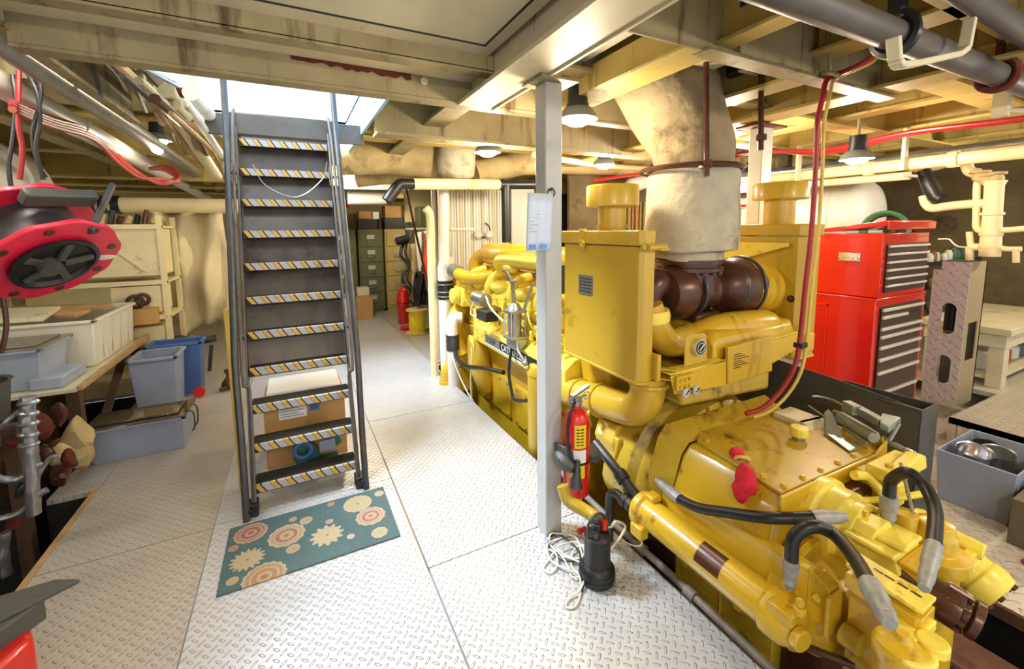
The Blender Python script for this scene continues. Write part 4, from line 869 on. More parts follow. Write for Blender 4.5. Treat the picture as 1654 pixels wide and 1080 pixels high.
def wrap(n, mt, a0, a1, z0, z1, r=R0+.0012, par=X, k=10):
    V = []; F = []
    for z in (z0, z1):
        for i in range(k+1): a = a0+(a1-a0)*i/k; V.append((cx+r*math.cos(a), cy+r*math.sin(a), z))
    F = [(i, i+1, k+1+i+1, k+1+i) for i in range(k)]
    return obj(n, MB().add(V, F), mt, par)
M['yelpaper'] = mat('yellow label', (238, 208, 40), .5, var=.03)
# the camera looks along about +x+y here: label faces back towards it
fa = math.atan2(-cy, -cx)
wrap('yellow_label', 'yelpaper', fa-.15, fa+.75, zb+.28, zb+.40); wrap('yellow_label', 'yelpaper', fa-.55, fa+.65, zb+.12, zb+.19)
wrap('white_label', 'paper', fa-.35, fa+.75, zb+.20, zb+.27); wrap('strap', 'black', fa-3.1, fa+3.1, zb+.19, zb+.203, R0+.003, k=40)
wrap('label_edge', 'black', fa-.55, fa-.42, zb+.19, zb+.30)
lb = MB()
for k in range(6):
    for i in range(2):
        a0 = fa+.0+i*.3; z = zb+.295+k*.016; r = R0+.0022; V = [(cx+r*math.cos(a0+j*.06), cy+r*math.sin(a0+j*.06), zz) for zz in (z, z+.006) for j in range(5)]
        lb.add(V, [(j, j+1, 5+j+1, 5+j) for j in range(4)])
obj('label_print', lb, 'brown', X)
lb = MB()
for a0 in (fa-.25, fa+.12):
    r = R0+.0022; V = [(cx+r*math.cos(a0+j*.05), cy+r*math.sin(a0+j*.05), zz) for zz in (zb+.15, zb+.175) for j in range(5)]; lb.add(V, [(j, j+1, 5+j+1, 5+j) for j in range(4)])
obj('label_picture', lb, 'black', X)
b = MB(); b.box(1.14, 1.19, 1.73, 1.765, .44, .50); b.prism([(1.15, 1.66, .40), (1.19, 1.655, .38), (1.20, 1.65, .50), (1.15, 1.68, .52)], (-.02, .08, 0)); b.rings(spline([(cx-.09, cy+.04, .46), (cx-.085, cy-.02, .44), (cx-.06, cy-.06, .42)], 4), [.03, .035, .04, .04, .04, .04, .035, .03, .03], 10); obj('rubber_bracket', b, 'grey_dk', X, bevel=.006)
b = MB(); b.rings(spline([(cx+.06, cy+.03, .45), (cx+.1, cy, .43), (cx+.13, cy-.01, .40)], 4), [.03, .035, .04, .04, .04, .04, .035, .03, .03], 10); obj('rubber_bracket', b, 'grey_dk', X)
# papers in a clear sleeve hung on the post
pp = [W(848, 312, y=1.757), W(886, 306, y=1.757), W(888, 404, y=1.757), W(851, 405, y=1.757)]
D = thing('document_sleeve', 'sheaf of papers in a clear sleeve hanging on the grey steel post', 'papers', (1.11, 1.757, 1.55))
x0, x1 = min(pp[0].x, pp[3].x), max(pp[1].x, pp[2].x); z0, z1 = pp[2].z, pp[0].z
b = MB(); n = 8
V = [(x0+(x1-x0)*i/n, 1.752-.006*math.sin(i*.9)-.004*j, z0+(z1-z0)*j/5) for j in range(6) for i in range(n+1)]
b.add(V, [(j*(n+1)+i, j*(n+1)+i+1, (j+1)*(n+1)+i+1, (j+1)*(n+1)+i) for j in range(5) for i in range(n)])
M['paperblue'] = mat('blue-white paper', (214, 226, 250), .3, var=.04, coat=.5)
o = obj('paper_sheets', b, 'paperblue', D, smooth=60); md = o.modifiers.new('s', 'SOLIDIFY'); md.thickness = .002
b = MB(); 
for a in (.1, .55): b.box(x0+(x1-x0)*a, x0+(x1-x0)*(a+.25), 1.738, 1.741, z0+.008, z0+.03)
obj('blue_tab', b, mat('blue tape', (92, 160, 230), .4), D)
b = MB()
for k in range(9): b.box(x0+.012, x0+.03+.04*random.random(), 1.7355, 1.7365, z1-.05-k*.016, z1-.048-k*.016)
obj('print_lines', b, 'grey', D)
b = MB(); b.torus((1.115, 1.755, z1+.005), .02, .0035, (0, 1, .2)); b.cyl((1.115, 1.765, z1+.02), (1.115, 1.745, z1+.025), .006); obj('hanging_ring', b, 'steel_dk', D)
# ---- sump pump and its cord
SP = thing('sump_pump', 'black submersible pump standing on the floor plates beside the bilge edge', 'pump', (1.155, 1.43, 0))
c = (1.155, 1.43)
b = MB(); b.lathe([(.07, 0), (.078, .004), (.08, .03), (.08, .05), (.072, .07), (.06, .08), (.058, .20), (.06, .215), (.05, .225), (.02, .23)], (*c, 0), n=36); obj('housing', b, 'black', SP)
b = MB(); b.torus((*c, .055), .079, .003, n=36, k=6); b.torus((*c, .03), .0805, .003, n=36, k=6); obj('base_band', b, 'rubber', SP)
b = MB(); b.tube([(c[0]-.05, c[1], .205), (c[0]-.055, c[1], .27), (c[0]-.02, c[1]+.005, .31), (c[0]+.03, c[1]+.005, .305), (c[0]+.055, c[1], .26), (c[0]+.05, c[1], .205)], .006, 8); obj('carry_handle', b, 'steel_dk', SP)
b = MB(); b.cyl((c[0]+.01, c[1]+.02, .225), (c[0]+.01, c[1]+.02, .26), .025, n=14); b.cyl((c[0]-.025, c[1]-.02, .225), (c[0]-.025, c[1]-.02, .245), .016, n=12); b.cyl((c[0]+.01, c[1]+.02, .26), (c[0]+.01, c[1]+.02, .285), .018, n=6); obj('outlet', b, 'steel_dk', SP, bevel=.002)
b = MB(); b.cyl((c[0]+.03, c[1]-.01, .24), (c[0]+.032, c[1]-.012, .28), .012, n=10); obj('red_valve', b, 'red', SP)
b = MB(); b.rings(spline([(1.10, 1.63, .36), (1.11, 1.60, .3), (1.16, 1.54, .27), (1.18, 1.49, .26), (1.17, 1.455, .26)], 5), [.03]*21, 14)
one('discharge_pipe', b, 'yel_dirty', 'short curved yellow-brown pipe end above the black pump', 'pipe')
# white cord in loops
def fl_(px, py, z=.008): q = W(px, py, z=z); return (q.x, q.y, z)
cord = [fl_(990, 850, .12), fl_(958, 856, .1), fl_(948, 862, .03), fl_(925, 862), fl_(898, 872), fl_(884, 880, .02), fl_(890, 905, .014), fl_(918, 920, .02), fl_(935, 928, .02), fl_(938, 955), fl_(930, 978), fl_(914, 980), fl_(920, 965, .01), fl_(938, 950, .02), fl_(945, 925, .02), fl_(940, 895, .03), fl_(930, 868, .02), fl_(905, 862, .02), fl_(890, 862, .02), fl_(888, 878), fl_(905, 895, .014), fl_(930, 905, .02), fl_(946, 912, .03), fl_(935, 925, .014), fl_(923, 912), fl_(926, 890, .014), fl_(942, 880, .03), fl_(950, 900, .03), fl_(945, 925, .02), fl_(925, 932, .014), fl_(918, 915), fl_(900, 890, .02), fl_(886, 905), fl_(878, 918), fl_(889, 925), fl_(900, 912, .012), fl_(898, 895, .02), fl_(884, 885)]
b = MB(); b.tube(cord, .0045, 8, 6); b.tube([fl_(905, 880, .03), fl_(930, 875, .03), fl_(944, 888, .03), fl_(938, 902, .02), fl_(918, 898, .02), fl_(900, 886, .03), fl_(905, 880, .035)], .0045, 8, 6)
CO = one('extension_cord', b, 'pvcw', 'white cord heaped in loops on the floor plates between post and pump', 'cord')
b = MB(); b.tube([fl_(893, 858, .01), fl_(915, 870, .02), fl_(935, 890, .03), fl_(938, 915, .03), fl_(944, 935, .02), fl_(940, 955, .01)], .004, 8, 6); b.tube([fl_(898, 862, .01), fl_(888, 868, .01), fl_(886, 885, .01), fl_(910, 905, .01), fl_(936, 905, .02)], .004, 8, 6)
one('pump_cable', b, 'rubber', 'black cable tangled in the white cord beside the pump', 'cable')
b = MB(); q = Vector(fl_(938, 857, .05)); b.cyl(q, q+Vector((.03, .0, .004)), .013, n=10); b.cyl(q, q+Vector((-.012, 0, 0)), .016, n=10); one('plug', b, 'red', 'small red plug on the cord heap', 'plug')
b = MB(); b.tube([W(988, 850, z=.24), W(995, 842, z=.26), W(1010, 850, z=.2), W(1000, 870, z=.16), W(985, 888, z=.15)], .006, 8, 6); b.tube([W(1000, 868, z=.1), W(1020, 880, z=.07), W(1036, 880, z=.09), W(1035, 866, z=.1)], .004, 8, 6); one('pump_rope', b, 'beamlt', 'cream rope end hanging from the top of the black pump', 'rope')
# ================================================================ red and yellow hoses dropped from the deckhead
def drop(pts, r, mt, label):
    return one('hanging_hose', MB().tube(pts, r, 12, 6), mt, label, 'hose')
dp = [(1420, 75), (1400, 98), (1372, 112), (1347, 122), (1334, 132), (1328, 160), (1320, 200), (1318, 260), (1314, 330), (1308, 400), (1300, 470), (1293, 540), (1284, 590), (1262, 630), (1232, 658), (1205, 668)]
def dpl(off, k=0.):
    out = []
    for i, (x, y) in enumerate(dp):
        yy = 1.18 if i > 2 else 1.0+.06*i
        if i >= 12: yy = 1.18+.03*(i-12)
        out.append(W(x+off, y+k*(1 if i > 11 else 0), y=yy))
    return out
M['redhose'] = mat('dull red hose', (150, 28, 34), .4, var=.15, scale=30)
M['yelhose'] = mat('pale yellow hose', (206, 176, 88), .45, var=.1, scale=30)
drop(dpl(0), .0115, 'redhose', 'thick red hose hanging from the deck ring down behind the gearbox')
drop(dpl(11, 6), .008, 'yelhose', 'yellow hose hanging beside the red hose down behind the gearbox')
q = W(1340, 122, y=1.18); b = MB(); b.torus(q, .035, .01, (0.2, -.3, 1)); b.cyl(q+Vector((0, 0, .02)), q+Vector((0, .02, .2)), .008, n=8)
one('hose_ring', b, 'beam', 'painted ring under the deck that the red and yellow hoses pass through', 'ring')
b = MB(); q = W(1292, 557, y=1.18); b.box(q.x-.02, q.x+.03, q.y-.02, q.y+.02, q.z-.012, q.z+.012); one('cable_tie', b, 'black', 'black tape joining the red and yellow hoses', 'tape')
# ================================================================ starboard side
# dark sheet metal guard open at the top
b = MB(); g0, g1, gx0, gx1, gz = .875, 1.6, 2.72, 2.90, .69
b.prism([(gx0, g0, -.02), (gx0, g0, gz), (gx0, 1.25, gz+.04), (gx0, 2.1, gz+.10), (gx0, 2.1, -.02)], (.008, 0, 0)); b.box(gx0, gx1, g0, g0+.008, 0, gz); b.prism([(gx1, g0, 0), (gx1, g0, gz-.01), (gx1, 1.3, gz-.01), (gx1, 1.3, 0)], (.008, 0, 0))
b.box(gx0-.012, gx0+.008, g0, 1.25, gz-.004, gz+.004)
one('sheet_guard', b, 'grey_dk', 'tall dark grey sheet metal guard standing along the walkway behind the gearbox', 'guard', bevel=.003)
# tool chest and roller cabinet
CX0, CX1, CY0, CY1 = 3.70, 4.42, 1.487, 1.91
M['redch'] = mat('tool chest red', (205, 22, 16), .22, var=.05, scale=2, coat=.6)
M['pullm'] = mat('pale drawer pull', (225, 218, 206), .3, metal=.3, var=.02)
M['drawer'] = mat('drawer front brown', (62, 40, 30), .4, var=.1)
t = thing('roller_cabinet', 'tall red roller tool cabinet with eight drawers under the smaller red chest', 'tool cabinet', (4.06, 1.7, 0))
b = MB(); b.box(CX0-.03, CX1+.03, CY0-.0, CY1+.02, .08, 1.075); b.box(CX0-.036, CX1+.036, CY0-.006, CY1+.026, 1.06, 1.08); obj('body', b, 'redch', t, .005)
b = MB(); b.box(CX0-.034, CX0-.028, CY0+.3, CY0+.31, .1, 1.0); b.box(CX0-.034, CX0-.028, CY0+.3, CY1, .985, 1.0); obj('side_rib', b, 'red', t)
b = MB(); b.box(CX0+.03, CX1-.03, CY0-.004, CY0, .14, 1.02); obj('drawer_bay', b, 'drawer', t)
zs = [.99, .935, .85, .79, .71, .62, .52, .36, .2]
for i in range(8):
    z1, z0 = zs[i], zs[i+1]+.008
    b = MB(); b.box(CX0+.04, CX1-.04, CY0-.014, CY0-.004, z0, z1); dr = obj('drawer', b, 'drawer', t, .002)
    b = MB(); b.box(CX0+.04, CX1-.04 if i != 1 else CX1-.3, CY0-.028, CY0-.012, z1-.008, z1+.014); obj('drawer_pull', b, 'pullm', dr, .002)
for x in (CX0+.05, CX1-.05):
    for y in (CY0+.06, CY1-.06):
        b = MB(); b.cyl((x-.012, y, .04), (x+.012, y, .04), .04, n=16); b.box(x-.02, x+.02, y-.02, y+.02, .05, .09); obj('caster', b, 'black', t)
t = thing('tool_chest', 'red top tool chest with six drawers and lid ajar standing on the roller cabinet', 'tool chest', (4.06, 1.7, 1.08))
b = MB(); b.box(CX0, CX1, CY0, CY1, 1.082, 1.545); obj('body', b, 'redch', t, .005)
b = MB(); b.box(CX0+.05, CX1-.03, CY0-.004, CY0, 1.12, 1.47); obj('drawer_bay', b, 'drawer', t)
for i in range(6):
    z0 = 1.12+i*.057
    b = MB(); b.box(CX0+.055, CX1-.035, CY0-.012, CY0-.004, z0, z0+.05); dr = obj('drawer', b, 'drawer', t, .002)
    b = MB(); b.box(CX0+.055, CX1-.035, CY0-.026, CY0-.010, z0+.038, z0+.054); obj('drawer_pull', b, 'pullm', dr, .002)
b = MB(); b.prism([(CX0-.01, CY0-.02, 1.595), (CX0-.01, CY0-.02, 1.635), (CX0-.01, CY1, 1.575), (CX0-.01, CY1, 1.55)], (CX1-CX0+.02, 0, 0)); b.box(CX0-.012, CX1+.012, CY0-.03, CY0-.018, 1.57, 1.63); obj('lid', b, 'redch', t, .005)
b = MB(); b.box(CX0-.004, CX0, CY0+.13, CY0+.27, 1.34, 1.40); obj('handle_plate', b, 'chrome', t, .002)
b = MB(); b.tube([(CX0-.004, CY0+.15, 1.36), (CX0-.02, CY0+.155, 1.355), (CX0-.02, CY0+.245, 1.355), (CX0-.004, CY0+.25, 1.36)], .007, 8); obj('side_handle', b, 'chrome', t)
text('maker_lettering', 'CRAFTSMAN', .028, (CX1-.2, CY0-.001, 1.505), (1, 0, 0), (0, 0, 1), 'chrome', t)
b = MB(); b.cyl((4.05, CY0, 1.51), (4.05, CY0-.006, 1.51), .01); obj('lock', b, 'chrome', t)
random.seed(11)
for k, (nm, mt_) in enumerate((('screwdriver', 'chrome'), ('wrench', 'steel'), ('pliers', 'brown'))):
    x = CX0+.22+k*.18; b = MB(); b.cyl((x, CY0+.05, 1.553), (x+.14, CY0+.09, 1.557), .008, n=8); b.cyl((x+.14, CY0+.09, 1.557), (x+.2, CY0+.105, 1.558), .012, n=8)
    one('hand_tool', b, mt_, ['bright rod tool at the left of the open chest lid', 'grey wrench in the middle under the open chest lid', 'brown handled tool at the right under the open chest lid'][k], 'tool')
# hose coil behind the chest
t = thing('garden_hose_coil', 'coil of green and yellow hose hanging behind the red tool chest', 'hose', (4.85, 1.95, 1.4))
for k in range(7):
    b = MB(); b.torus((4.78+.03*k, 1.92+.01*k, 1.55), .17-.004*k, .014, (1, .25, .05), 32, 8); obj('loop', b, mat('hose loop', [(40, 110, 80), (220, 210, 120), (40, 120, 90), (210, 200, 90), (60, 90, 150), (30, 90, 60), (20, 60, 45)][k], .4), t)
b = MB(); b.tube([(4.9, 1.8, 1.5), (4.92, 1.75, 1.2), (5.0, 1.7, .95), (5.05, 1.65, .8)], .014, 8); obj('hose_end', b, 'teal', t)
# diamond plate column with slots, tan side
def colz(px, py): return W(px, py, x=4.78)
t = thing('plate_column', 'upright chequer plate box column with two oval slots right of the red tool cabinet', 'column', (4.9, 1.4, .1))
m2 = M['plate_col'] = diamond('chequer plate upright', (200, 196, 192), (160, 150, 140), metal=.1, rough=.35, pitch=.06, amt=.1)
# upright pattern: turn the plate texture onto the y-z plane
tn = m2.node_tree; mp = [n for n in tn.nodes if n.type == 'MAPPING'][0]; mp.inputs['Rotation'].default_value = (0, 0, PI/4)
cmb = N(tn, 'ShaderNodeCombineXYZ'); sp_ = N(tn, 'ShaderNodeSeparateXYZ', ins={0: [n for n in tn.nodes if n.type == 'TEX_COORD'][0].outputs['Object']})
tn.links.new(sp_.outputs[1], cmb.inputs[0]); tn.links.new(sp_.outputs[2], cmb.inputs[1]); tn.links.new(cmb.outputs[0], mp.inputs[0])
y0, y1 = 1.34, 1.56; zb_, zt_ = .10, 1.30
def slot(zc, hh, wy=.075):
    yc = (y0+y1)/2-.01; out = []
    for k in range(20):
        a = 2*PI*k/20; out.append((4.78, yc+wy*.6*math.cos(a), zc+math.sin(a)*.05+(hh-.05)*(1 if math.sin(a) > 0 else -1)))
    return out
bm = bmesh.new()
outer = [(4.78, y0, zb_), (4.78, y0, zt_), (4.78, y1-.05, zt_), (4.78, y1-.05, zt_-.07), (4.78, y1, zt_-.07), (4.78, y1, zb_)]
edges = []
for lp in (outer, slot(.83, .13), slot(.40, .12)):
    vs = [bm.verts.new(p) for p in lp]; edges += [bm.edges.new((vs[i], vs[(i+1) % len(vs)])) for i in range(len(vs))]
bmesh.ops.triangle_fill(bm, use_beauty=True, edges=edges)
me_v = [v.co.copy() for v in bm.verts]; idx = {v: i for i, v in enumerate(bm.verts)}; me_f = [tuple(idx[v] for v in f.verts) for f in bm.faces]; bm.free()
o = obj('front_plate', MB().add(me_v, me_f), 'plate_col', t, smooth=0); md = o.modifiers.new('s', 'SOLIDIFY'); md.thickness = .008
b = MB(); b.box(4.79, 5.12, y0, y0+.008, zb_, .48); b.box(4.79, 5.12, y0, y0+.008, .80, zt_); b.box(4.79, 4.86, y0, y0+.008, .48, .80); b.box(5.05, 5.12, y0, y0+.008, .48, .80); obj('side_sheet', b, mat('tan sheet metal', (160, 142, 112), .5, var=.08, scale=40), t)
b = MB(); b.box(5.1, 5.12, y0, y1, zb_, zt_); obj('back_sheet', b, 'grey_dk', t)
b = MB(); b.cyl((4.9, 1.45, .72), (4.9, 1.45, .95), .05, n=18); one('bottle', b, 'black', 'black bottle seen through the upper slot of the plate column', 'bottle')
# platform and its lip
b = MB(); b.box(4.25, 7.9, -1.5, 1.22, .14, .18); b.box(4.25, 4.28, -1.5, 1.22, 0, .18); b.box(5.2, 7.9, 1.22, 3.2, .14, .18)
struct('floor_platform', b, M['plate_r'])
# grey bin with pots
def bin_(x0, x1, y0, y1, z0, z1, fl, t_=.008):
    b = MB(); P0 = [(x0+fl, y0+fl), (x1-fl, y0+fl), (x1-fl, y1-fl), (x0+fl, y1-fl)]; P1 = [(x0, y0), (x1, y0), (x1, y1), (x0, y1)]
    cx_, cy_ = (x0+x1)/2, (y0+y1)/2
    def inn(P, q): return [(cx_+(x-cx_)*q, cy_+(y-cy_)*q) for x, y in P]
    rows_ = [(P0, z0), (P1, z1), (inn(P1, .95), z1), (inn(P0, .95), z0+.01)]
    V = [(x, y, z) for P, z in rows_ for x, y in P]; F = [(i*4+k, i*4+(k+1) % 4, (i+1)*4+(k+1) % 4, (i+1)*4+k) for i in range(3) for k in range(4)]+[(3, 2, 1, 0), (12, 13, 14, 15)]
    return b.add(V, F)
t = thing('grey_bin', 'grey metal bin with pots in it standing on the right walkway', 'bin', (3.5, .84, 0))
obj('bin_body', bin_(3.28, 3.80, .66, .98, 0, .30, .02), 'grey', t, .01)
b = MB()
for x in np.linspace(3.32, 3.76, 6): b.cyl((x, .672, .02), (x, .662, .27), .006, n=6)
obj('flutes', b, 'grey', t)
for k, (x, y, z, r) in enumerate(((3.42, .86, .29, .075), (3.56, .80, .27, .07), (3.68, .88, .25, .06))):
    b = MB(); b.lathe([(r*.6, -.08), (r, -.07), (r, .02), (r*1.05, .025), (r*.98, .02), (r*.9, -.05), (.01, -.055)], (x, y, z), (-.2, -.1, 1), n=24)
    one('pot', b, ['chrome', 'steel', 'steel_dk'][k], ['bright pot lid standing in the grey bin on the walkway', 'steel pot in the middle of the grey bin', 'dark pot at the far right of the grey bin'][k], 'pot')
b = MB(); b.box(3.12, 3.75, .30, .64, 0, .24); one('walkway_box', b, mat('brown grey panel', (104, 92, 72), .6, var=.1, scale=30), 'brown grey box at the right edge of the picture beside the grey bin', 'box', bevel=.006)
b = MB(); b.tube([(2.98, .55, .012), (3.05, .5, .02), (3.12, .48, .02), (3.2, .42, .015)], .014, 8); one('red_strap', b, 'redhose', 'small piece of red strap on the walkway plate', 'strap')
# shelf units behind
def rack(x0, x1, y0, y1, zs_, label, mt='grey_dk', wx=.03):
    t = thing('storage_rack', label, 'rack', ((x0+x1)/2, (y0+y1)/2, 0))
    for x in (x0, x1-wx):
        for y in (y0, y1-wx):
            b = MB(); b.box(x, x+wx, y, y+wx, .0, zs_[-1]+.1); obj('upright', b, mt, t)
    for z in zs_:
        b = MB(); b.box(x0, x1, y0, y1, z-.02, z); b.box(x0, x1, y0-.005, y0, z-.03, z+.015); obj('shelf', b, mt, t)
    return t
rack(5.45, 6.9, 1.86, 2.4, [.95, 1.22], 'dark steel rack of jars right of the plate column', 'black')
random.seed(21)
GR = 'jars and cans on the dark rack right of the plate column'
cols = [(200, 200, 180), (120, 90, 40), (210, 210, 205), (60, 100, 60), (170, 60, 40), (90, 90, 95)]
jm = [mat('jar %d' % i, c, .35, var=.05) for i, c in enumerate(cols)]
for zi, z in enumerate((.95, 1.22)):
    for k in range(13):
        x = 5.52+k*.105; r = .03+.014*random.random(); h = .07+.07*random.random(); y = 1.92+.05*random.random()
        b = MB(); b.lathe([(r*.9, 0), (r, .01), (r, h*.75), (r*.7, h*.85), (r*.75, h)], (x, y, z), n=14)
        one('jar', b, jm[random.randrange(6)], 'jar or can in the row on the '+('upper' if zi else 'lower')+' shelf of the dark rack', 'jar', GR+(' upper shelf' if zi else ' lower shelf'))
t = thing('work_table', 'pale painted work table at the right edge behind the platform', 'table', (5.9, 1.5, .18))
b = MB(); b.box(5.3, 6.9, 1.2, 1.8, .66, .72); b.box(5.34, 6.86, 1.23, 1.77, .54, .66); obj('tabletop', b, 'beamlt', t, .006)
for x in (5.36, 6.74):
    for y in (1.24, 1.66): b = MB(); b.box(x, x+.12, y, y+.1, .18, .54); obj('leg', b, 'beamlt', t, .004)
b = MB(); b.box(5.4, 6.8, 1.28, 1.72, .24, .27); obj('lower_shelf', b, 'beamlt', t)
for k in range(5):
    b = MB(); x = 5.62+k*.22; b.lathe([(.07, 0), (.09, .02), (.09, .12), (.05, .15), (.05, .17)], (x, 1.45, .272), n=18); one('paint_can', b, jm[[2, 0, 4, 2, 5][k]], ['white can under the pale work table, nearest its left leg', 'second can from the left under the pale work table', 'red can under the pale work table, middle of the row', 'fourth can under the pale work table, right of the red one', 'grey can under the pale work table, rightmost of the row'][k], 'can')
# cream valve piping
PV = thing('valve_piping', 'cream painted pipe with crosses and valves above the chequer plate column', 'pipework', (5.0, 1.5, 1.35))
X_ = 4.95
def q_(px, py, x=X_): return W(px, py, x=x)
b = MB(); b.rings([q_(1598, 414), q_(1600, 390), q_(1603, 345), q_(1606, 300), q_(1607, 292)], [.062, .062, .056, .056, .07], 20); obj('main_pipe', b, 'pvc', PV)
b = MB()
for py in (345, 378, 398): b.lathe([(.068, -.01), (.068, .01)], q_(1598+(414-py)*.07, py), (0, 0, 1), n=20)
obj('coupling_ring', b, 'pvc', PV)
for pts, r in (([(1603, 328), (1560, 330), (1530, 333), (1505, 336), (1495, 328), (1492, 316)], .036), ([(1600, 398), (1580, 399), (1566, 398)], .03), ([(1600, 372), (1583, 372), (1577, 366), (1577, 352), (1578, 300), (1582, 292)], .024), ([(1600, 372), (1630, 371), (1654, 369)], .022), ([(1602, 398), (1625, 402), (1650, 402)], .02), ([(1641, 402), (1641, 424)], .02), ([(1568, 398), (1566, 380), (1566, 374)], .022), ([(1566, 398), (1566, 420)], .026)):
    b = MB(); b.tube([q_(*p) for p in pts], r, 12, 4); obj('branch_pipe', b, 'pvc', PV)
b = MB(); b.tube([q_(1560, 399), q_(1548, 398), q_(1540, 393), q_(1532, 386), q_(1515, 386)], .006, 6); obj('white_cable', b, 'pvcw', PV)
for p in ((1594, 290), (1608, 288), (1583, 286)):
    b = MB(); b.ball(q_(*p), .05, 12, 8); b.torus(q_(p[0], p[1]-8), .055, .01, (0, 0, 1)); b.rough(.01, 15); obj('valve_body', b, 'duct', PV)
b = MB(); b.rings([q_(1490, 276), q_(1497, 288), q_(1505, 305), q_(1512, 318), q_(1520, 322)], [.05, .055, .06, .055, .05], 16)
one('black_hose_elbow', b, 'rubber', 'short black rubber elbow hose above the green hose coil', 'hose')
b = MB(); b.tube([q_(1470, 268, 5.0), q_(1490, 272, 5.0), q_(1510, 268, 5.0), q_(1530, 262, 5.0)], .04, 12); b.tube([q_(1560, 262, 5.), q_(1566, 276, 5.), q_(1580, 280, 5.)], .04, 12); one('white_elbow', b, 'pvc', 'cream pipe elbow running under the long cream pipe at the right', 'pipe')
# long cream pipes to the right, red bundle
b = MB(); b.cyl((4.6, .3, 2.10), (4.6, 6.5, 2.12), .05, n=20)
for y in (2.0, 1.45): b.lathe([(.062, -.03), (.066, 0), (.062, .03)], (4.6, y, 2.103), (0, 1, 0), n=20)
one('cream_pipe', b, 'pvc', 'long cream pipe running fore and aft over the red tool chest', 'pipe')
b = MB(); b.cyl((4.72, 1.75, 2.02), (4.72, 6.5, 2.06), .036, n=16); one('cream_pipe', b, 'pvc', 'thinner cream pipe just below and behind the long cream pipe at right', 'pipe')
for k in range(2):
    y = (2.55, 1.72)[k]; b = MB(); b.box(4.48, 4.54, y-.012, y+.012, 2.05, 2.38); b.box(4.48, 4.75, y-.012, y+.012, 2.0, 2.02); one('pipe_hanger', b, 'beamlt', ['flat bar hanger on the cream pipes beside the red and yellow hoses', 'flat bar hanger on the cream pipes right of the lit lamp'][k], 'bracket')
for k in range(4):
    b = MB(); off = k*.035
    b.tube([(4.4+off, 6.0, 2.2), (4.3+off, 4.2, 2.28), (4.2+off, 2.95, 2.36+.01*math.sin(k)), (4.22+off, 2.2, 2.27-.006*k), (4.2+off, 1.6, 2.3), (4.18+off, 1.0, 2.27), (4.2+off, .4, 2.3)], .014, 8)
    one('red_cable', b, 'redhose', 'red cable in the run of red cables under the deck at right', 'cable', 'red cables under the starboard deck')
for k in range(3):
    b = MB(); b.cyl((4.9+.07*k, .2, 2.2+.02*k), (4.95+.07*k, 6.5, 2.22+.02*k), .02, n=10)
    one('conduit', b, 'steel', 'grey conduit in the row behind the red cables at right', 'pipe', 'conduits behind the red cables')
# saddle tank
t = thing('air_receiver', 'large white horizontal tank hung high behind the right air cleaner', 'tank', (5.65, 3.6, 1.3))
b = MB(); b.lathe([(.05, -.10), (.2, -.085), (.32, -.04), (.375, .02), (.385, .06), (.385, 2.1)], (5.58, 2.4, 1.72), (0, 1, 0), n=48); obj('shell', b, 'white', t)
b = MB(); b.torus((5.58, 2.62, 1.72), .387, .006, (0, 1, 0), 48, 6); obj('weld_seam', b, 'pvc', t)
b = MB(); q = W(1202, 328, x=5.2); b.box(5.17, 5.175, q.y-.1, q.y+.06, q.z-.06, q.z+.06); obj('notice', b, 'paper', t)
b = MB(); b.box(5.165, 5.17, q.y-.09, q.y+.05, q.z-.05, q.z-.02); obj('red_print', b, 'red', t)
b = MB(); 
for y in (2.95, 4.2): b.box(5.2, 6.0, y, y+.06, 2.0, 2.6)
obj('saddle', b, 'beam', t)
# bracket and large pipes at the top right
br = [W(1443, 60, y=.68), W(1446, 98, y=.68), W(1452, 106, y=.68), W(1478, 103, y=.68), W(1545, 88, y=.68), W(1558, 78, y=.68), W(1567, 30, y=.68)]
b = MB()
for a, c_ in zip(br[:-1], br[1:]): b.bar(a, c_, .02, .035, up=(0, 1, 0))
one('u_hanger', b, 'beamlt', 'bent grey-white flat bar hanger under the deck at top right', 'bracket', bevel=.004)
for k, (a, c_, r) in enumerate(((W(1300, 2, y=.78), W(1640, 132, y=.78), .047), (W(1560, -10, y=.66), W(1700, 84, y=.66), .04))):
    a2 = a+(a-c_)*.6; b = MB(); b.cyl(a2, c_+(c_-a)*.3, r, n=24)
    one('deck_pipe', b, 'ladder', ['large dark grey pipe crossing under the deck at top right', 'dark pipe in the extreme top right corner'][k], 'pipe')
q = W(1445, 58, y=.78); b = MB(); b.torus(q, .058, .02, (1, 0, 0)); b.box(q.x-.02, q.x+.02, .76, .80, q.z+.05, 2.6); b.rough(.012, 12); one('pipe_clamp', b, 'black', 'black clamp on the large pipe at top right', 'clamp')
q = W(1610, 121, y=.78); b = MB(); b.torus(q, .06, .016, (1, 0, 0)); b.box(q.x-.015, q.x+.015, .77, .79, q.z+.05, 2.6); b.rough(.012, 12); one('pipe_clamp', b, 'rust', 'rusty clamp on the large pipe near the right edge', 'clamp')
b = MB(); q = W(1615, 190, x=3.4); b.box(3.38, 3.43, q.y-.03, q.y+.03, 2.17, 2.38); b.tube([(3.4, q.y, 2.2), (3.45, q.y-.15, 2.17), (3.5, q.y-.4, 2.15)], .014, 8); one('cable_bracket', b, 'beamlt', 'pale bracket with a bent arm holding the red cables at the right edge', 'bracket')
c = W(1240, 8, z=2.45); b = MB(); b.lathe([(.10, 0), (.10, .1)], c, n=24); one('vent_socket', b, 'black', 'round black opening under the deck right of the girder', 'vent')
# ================================================================ port side
def one_(*a, **k): return one(*a, **k)
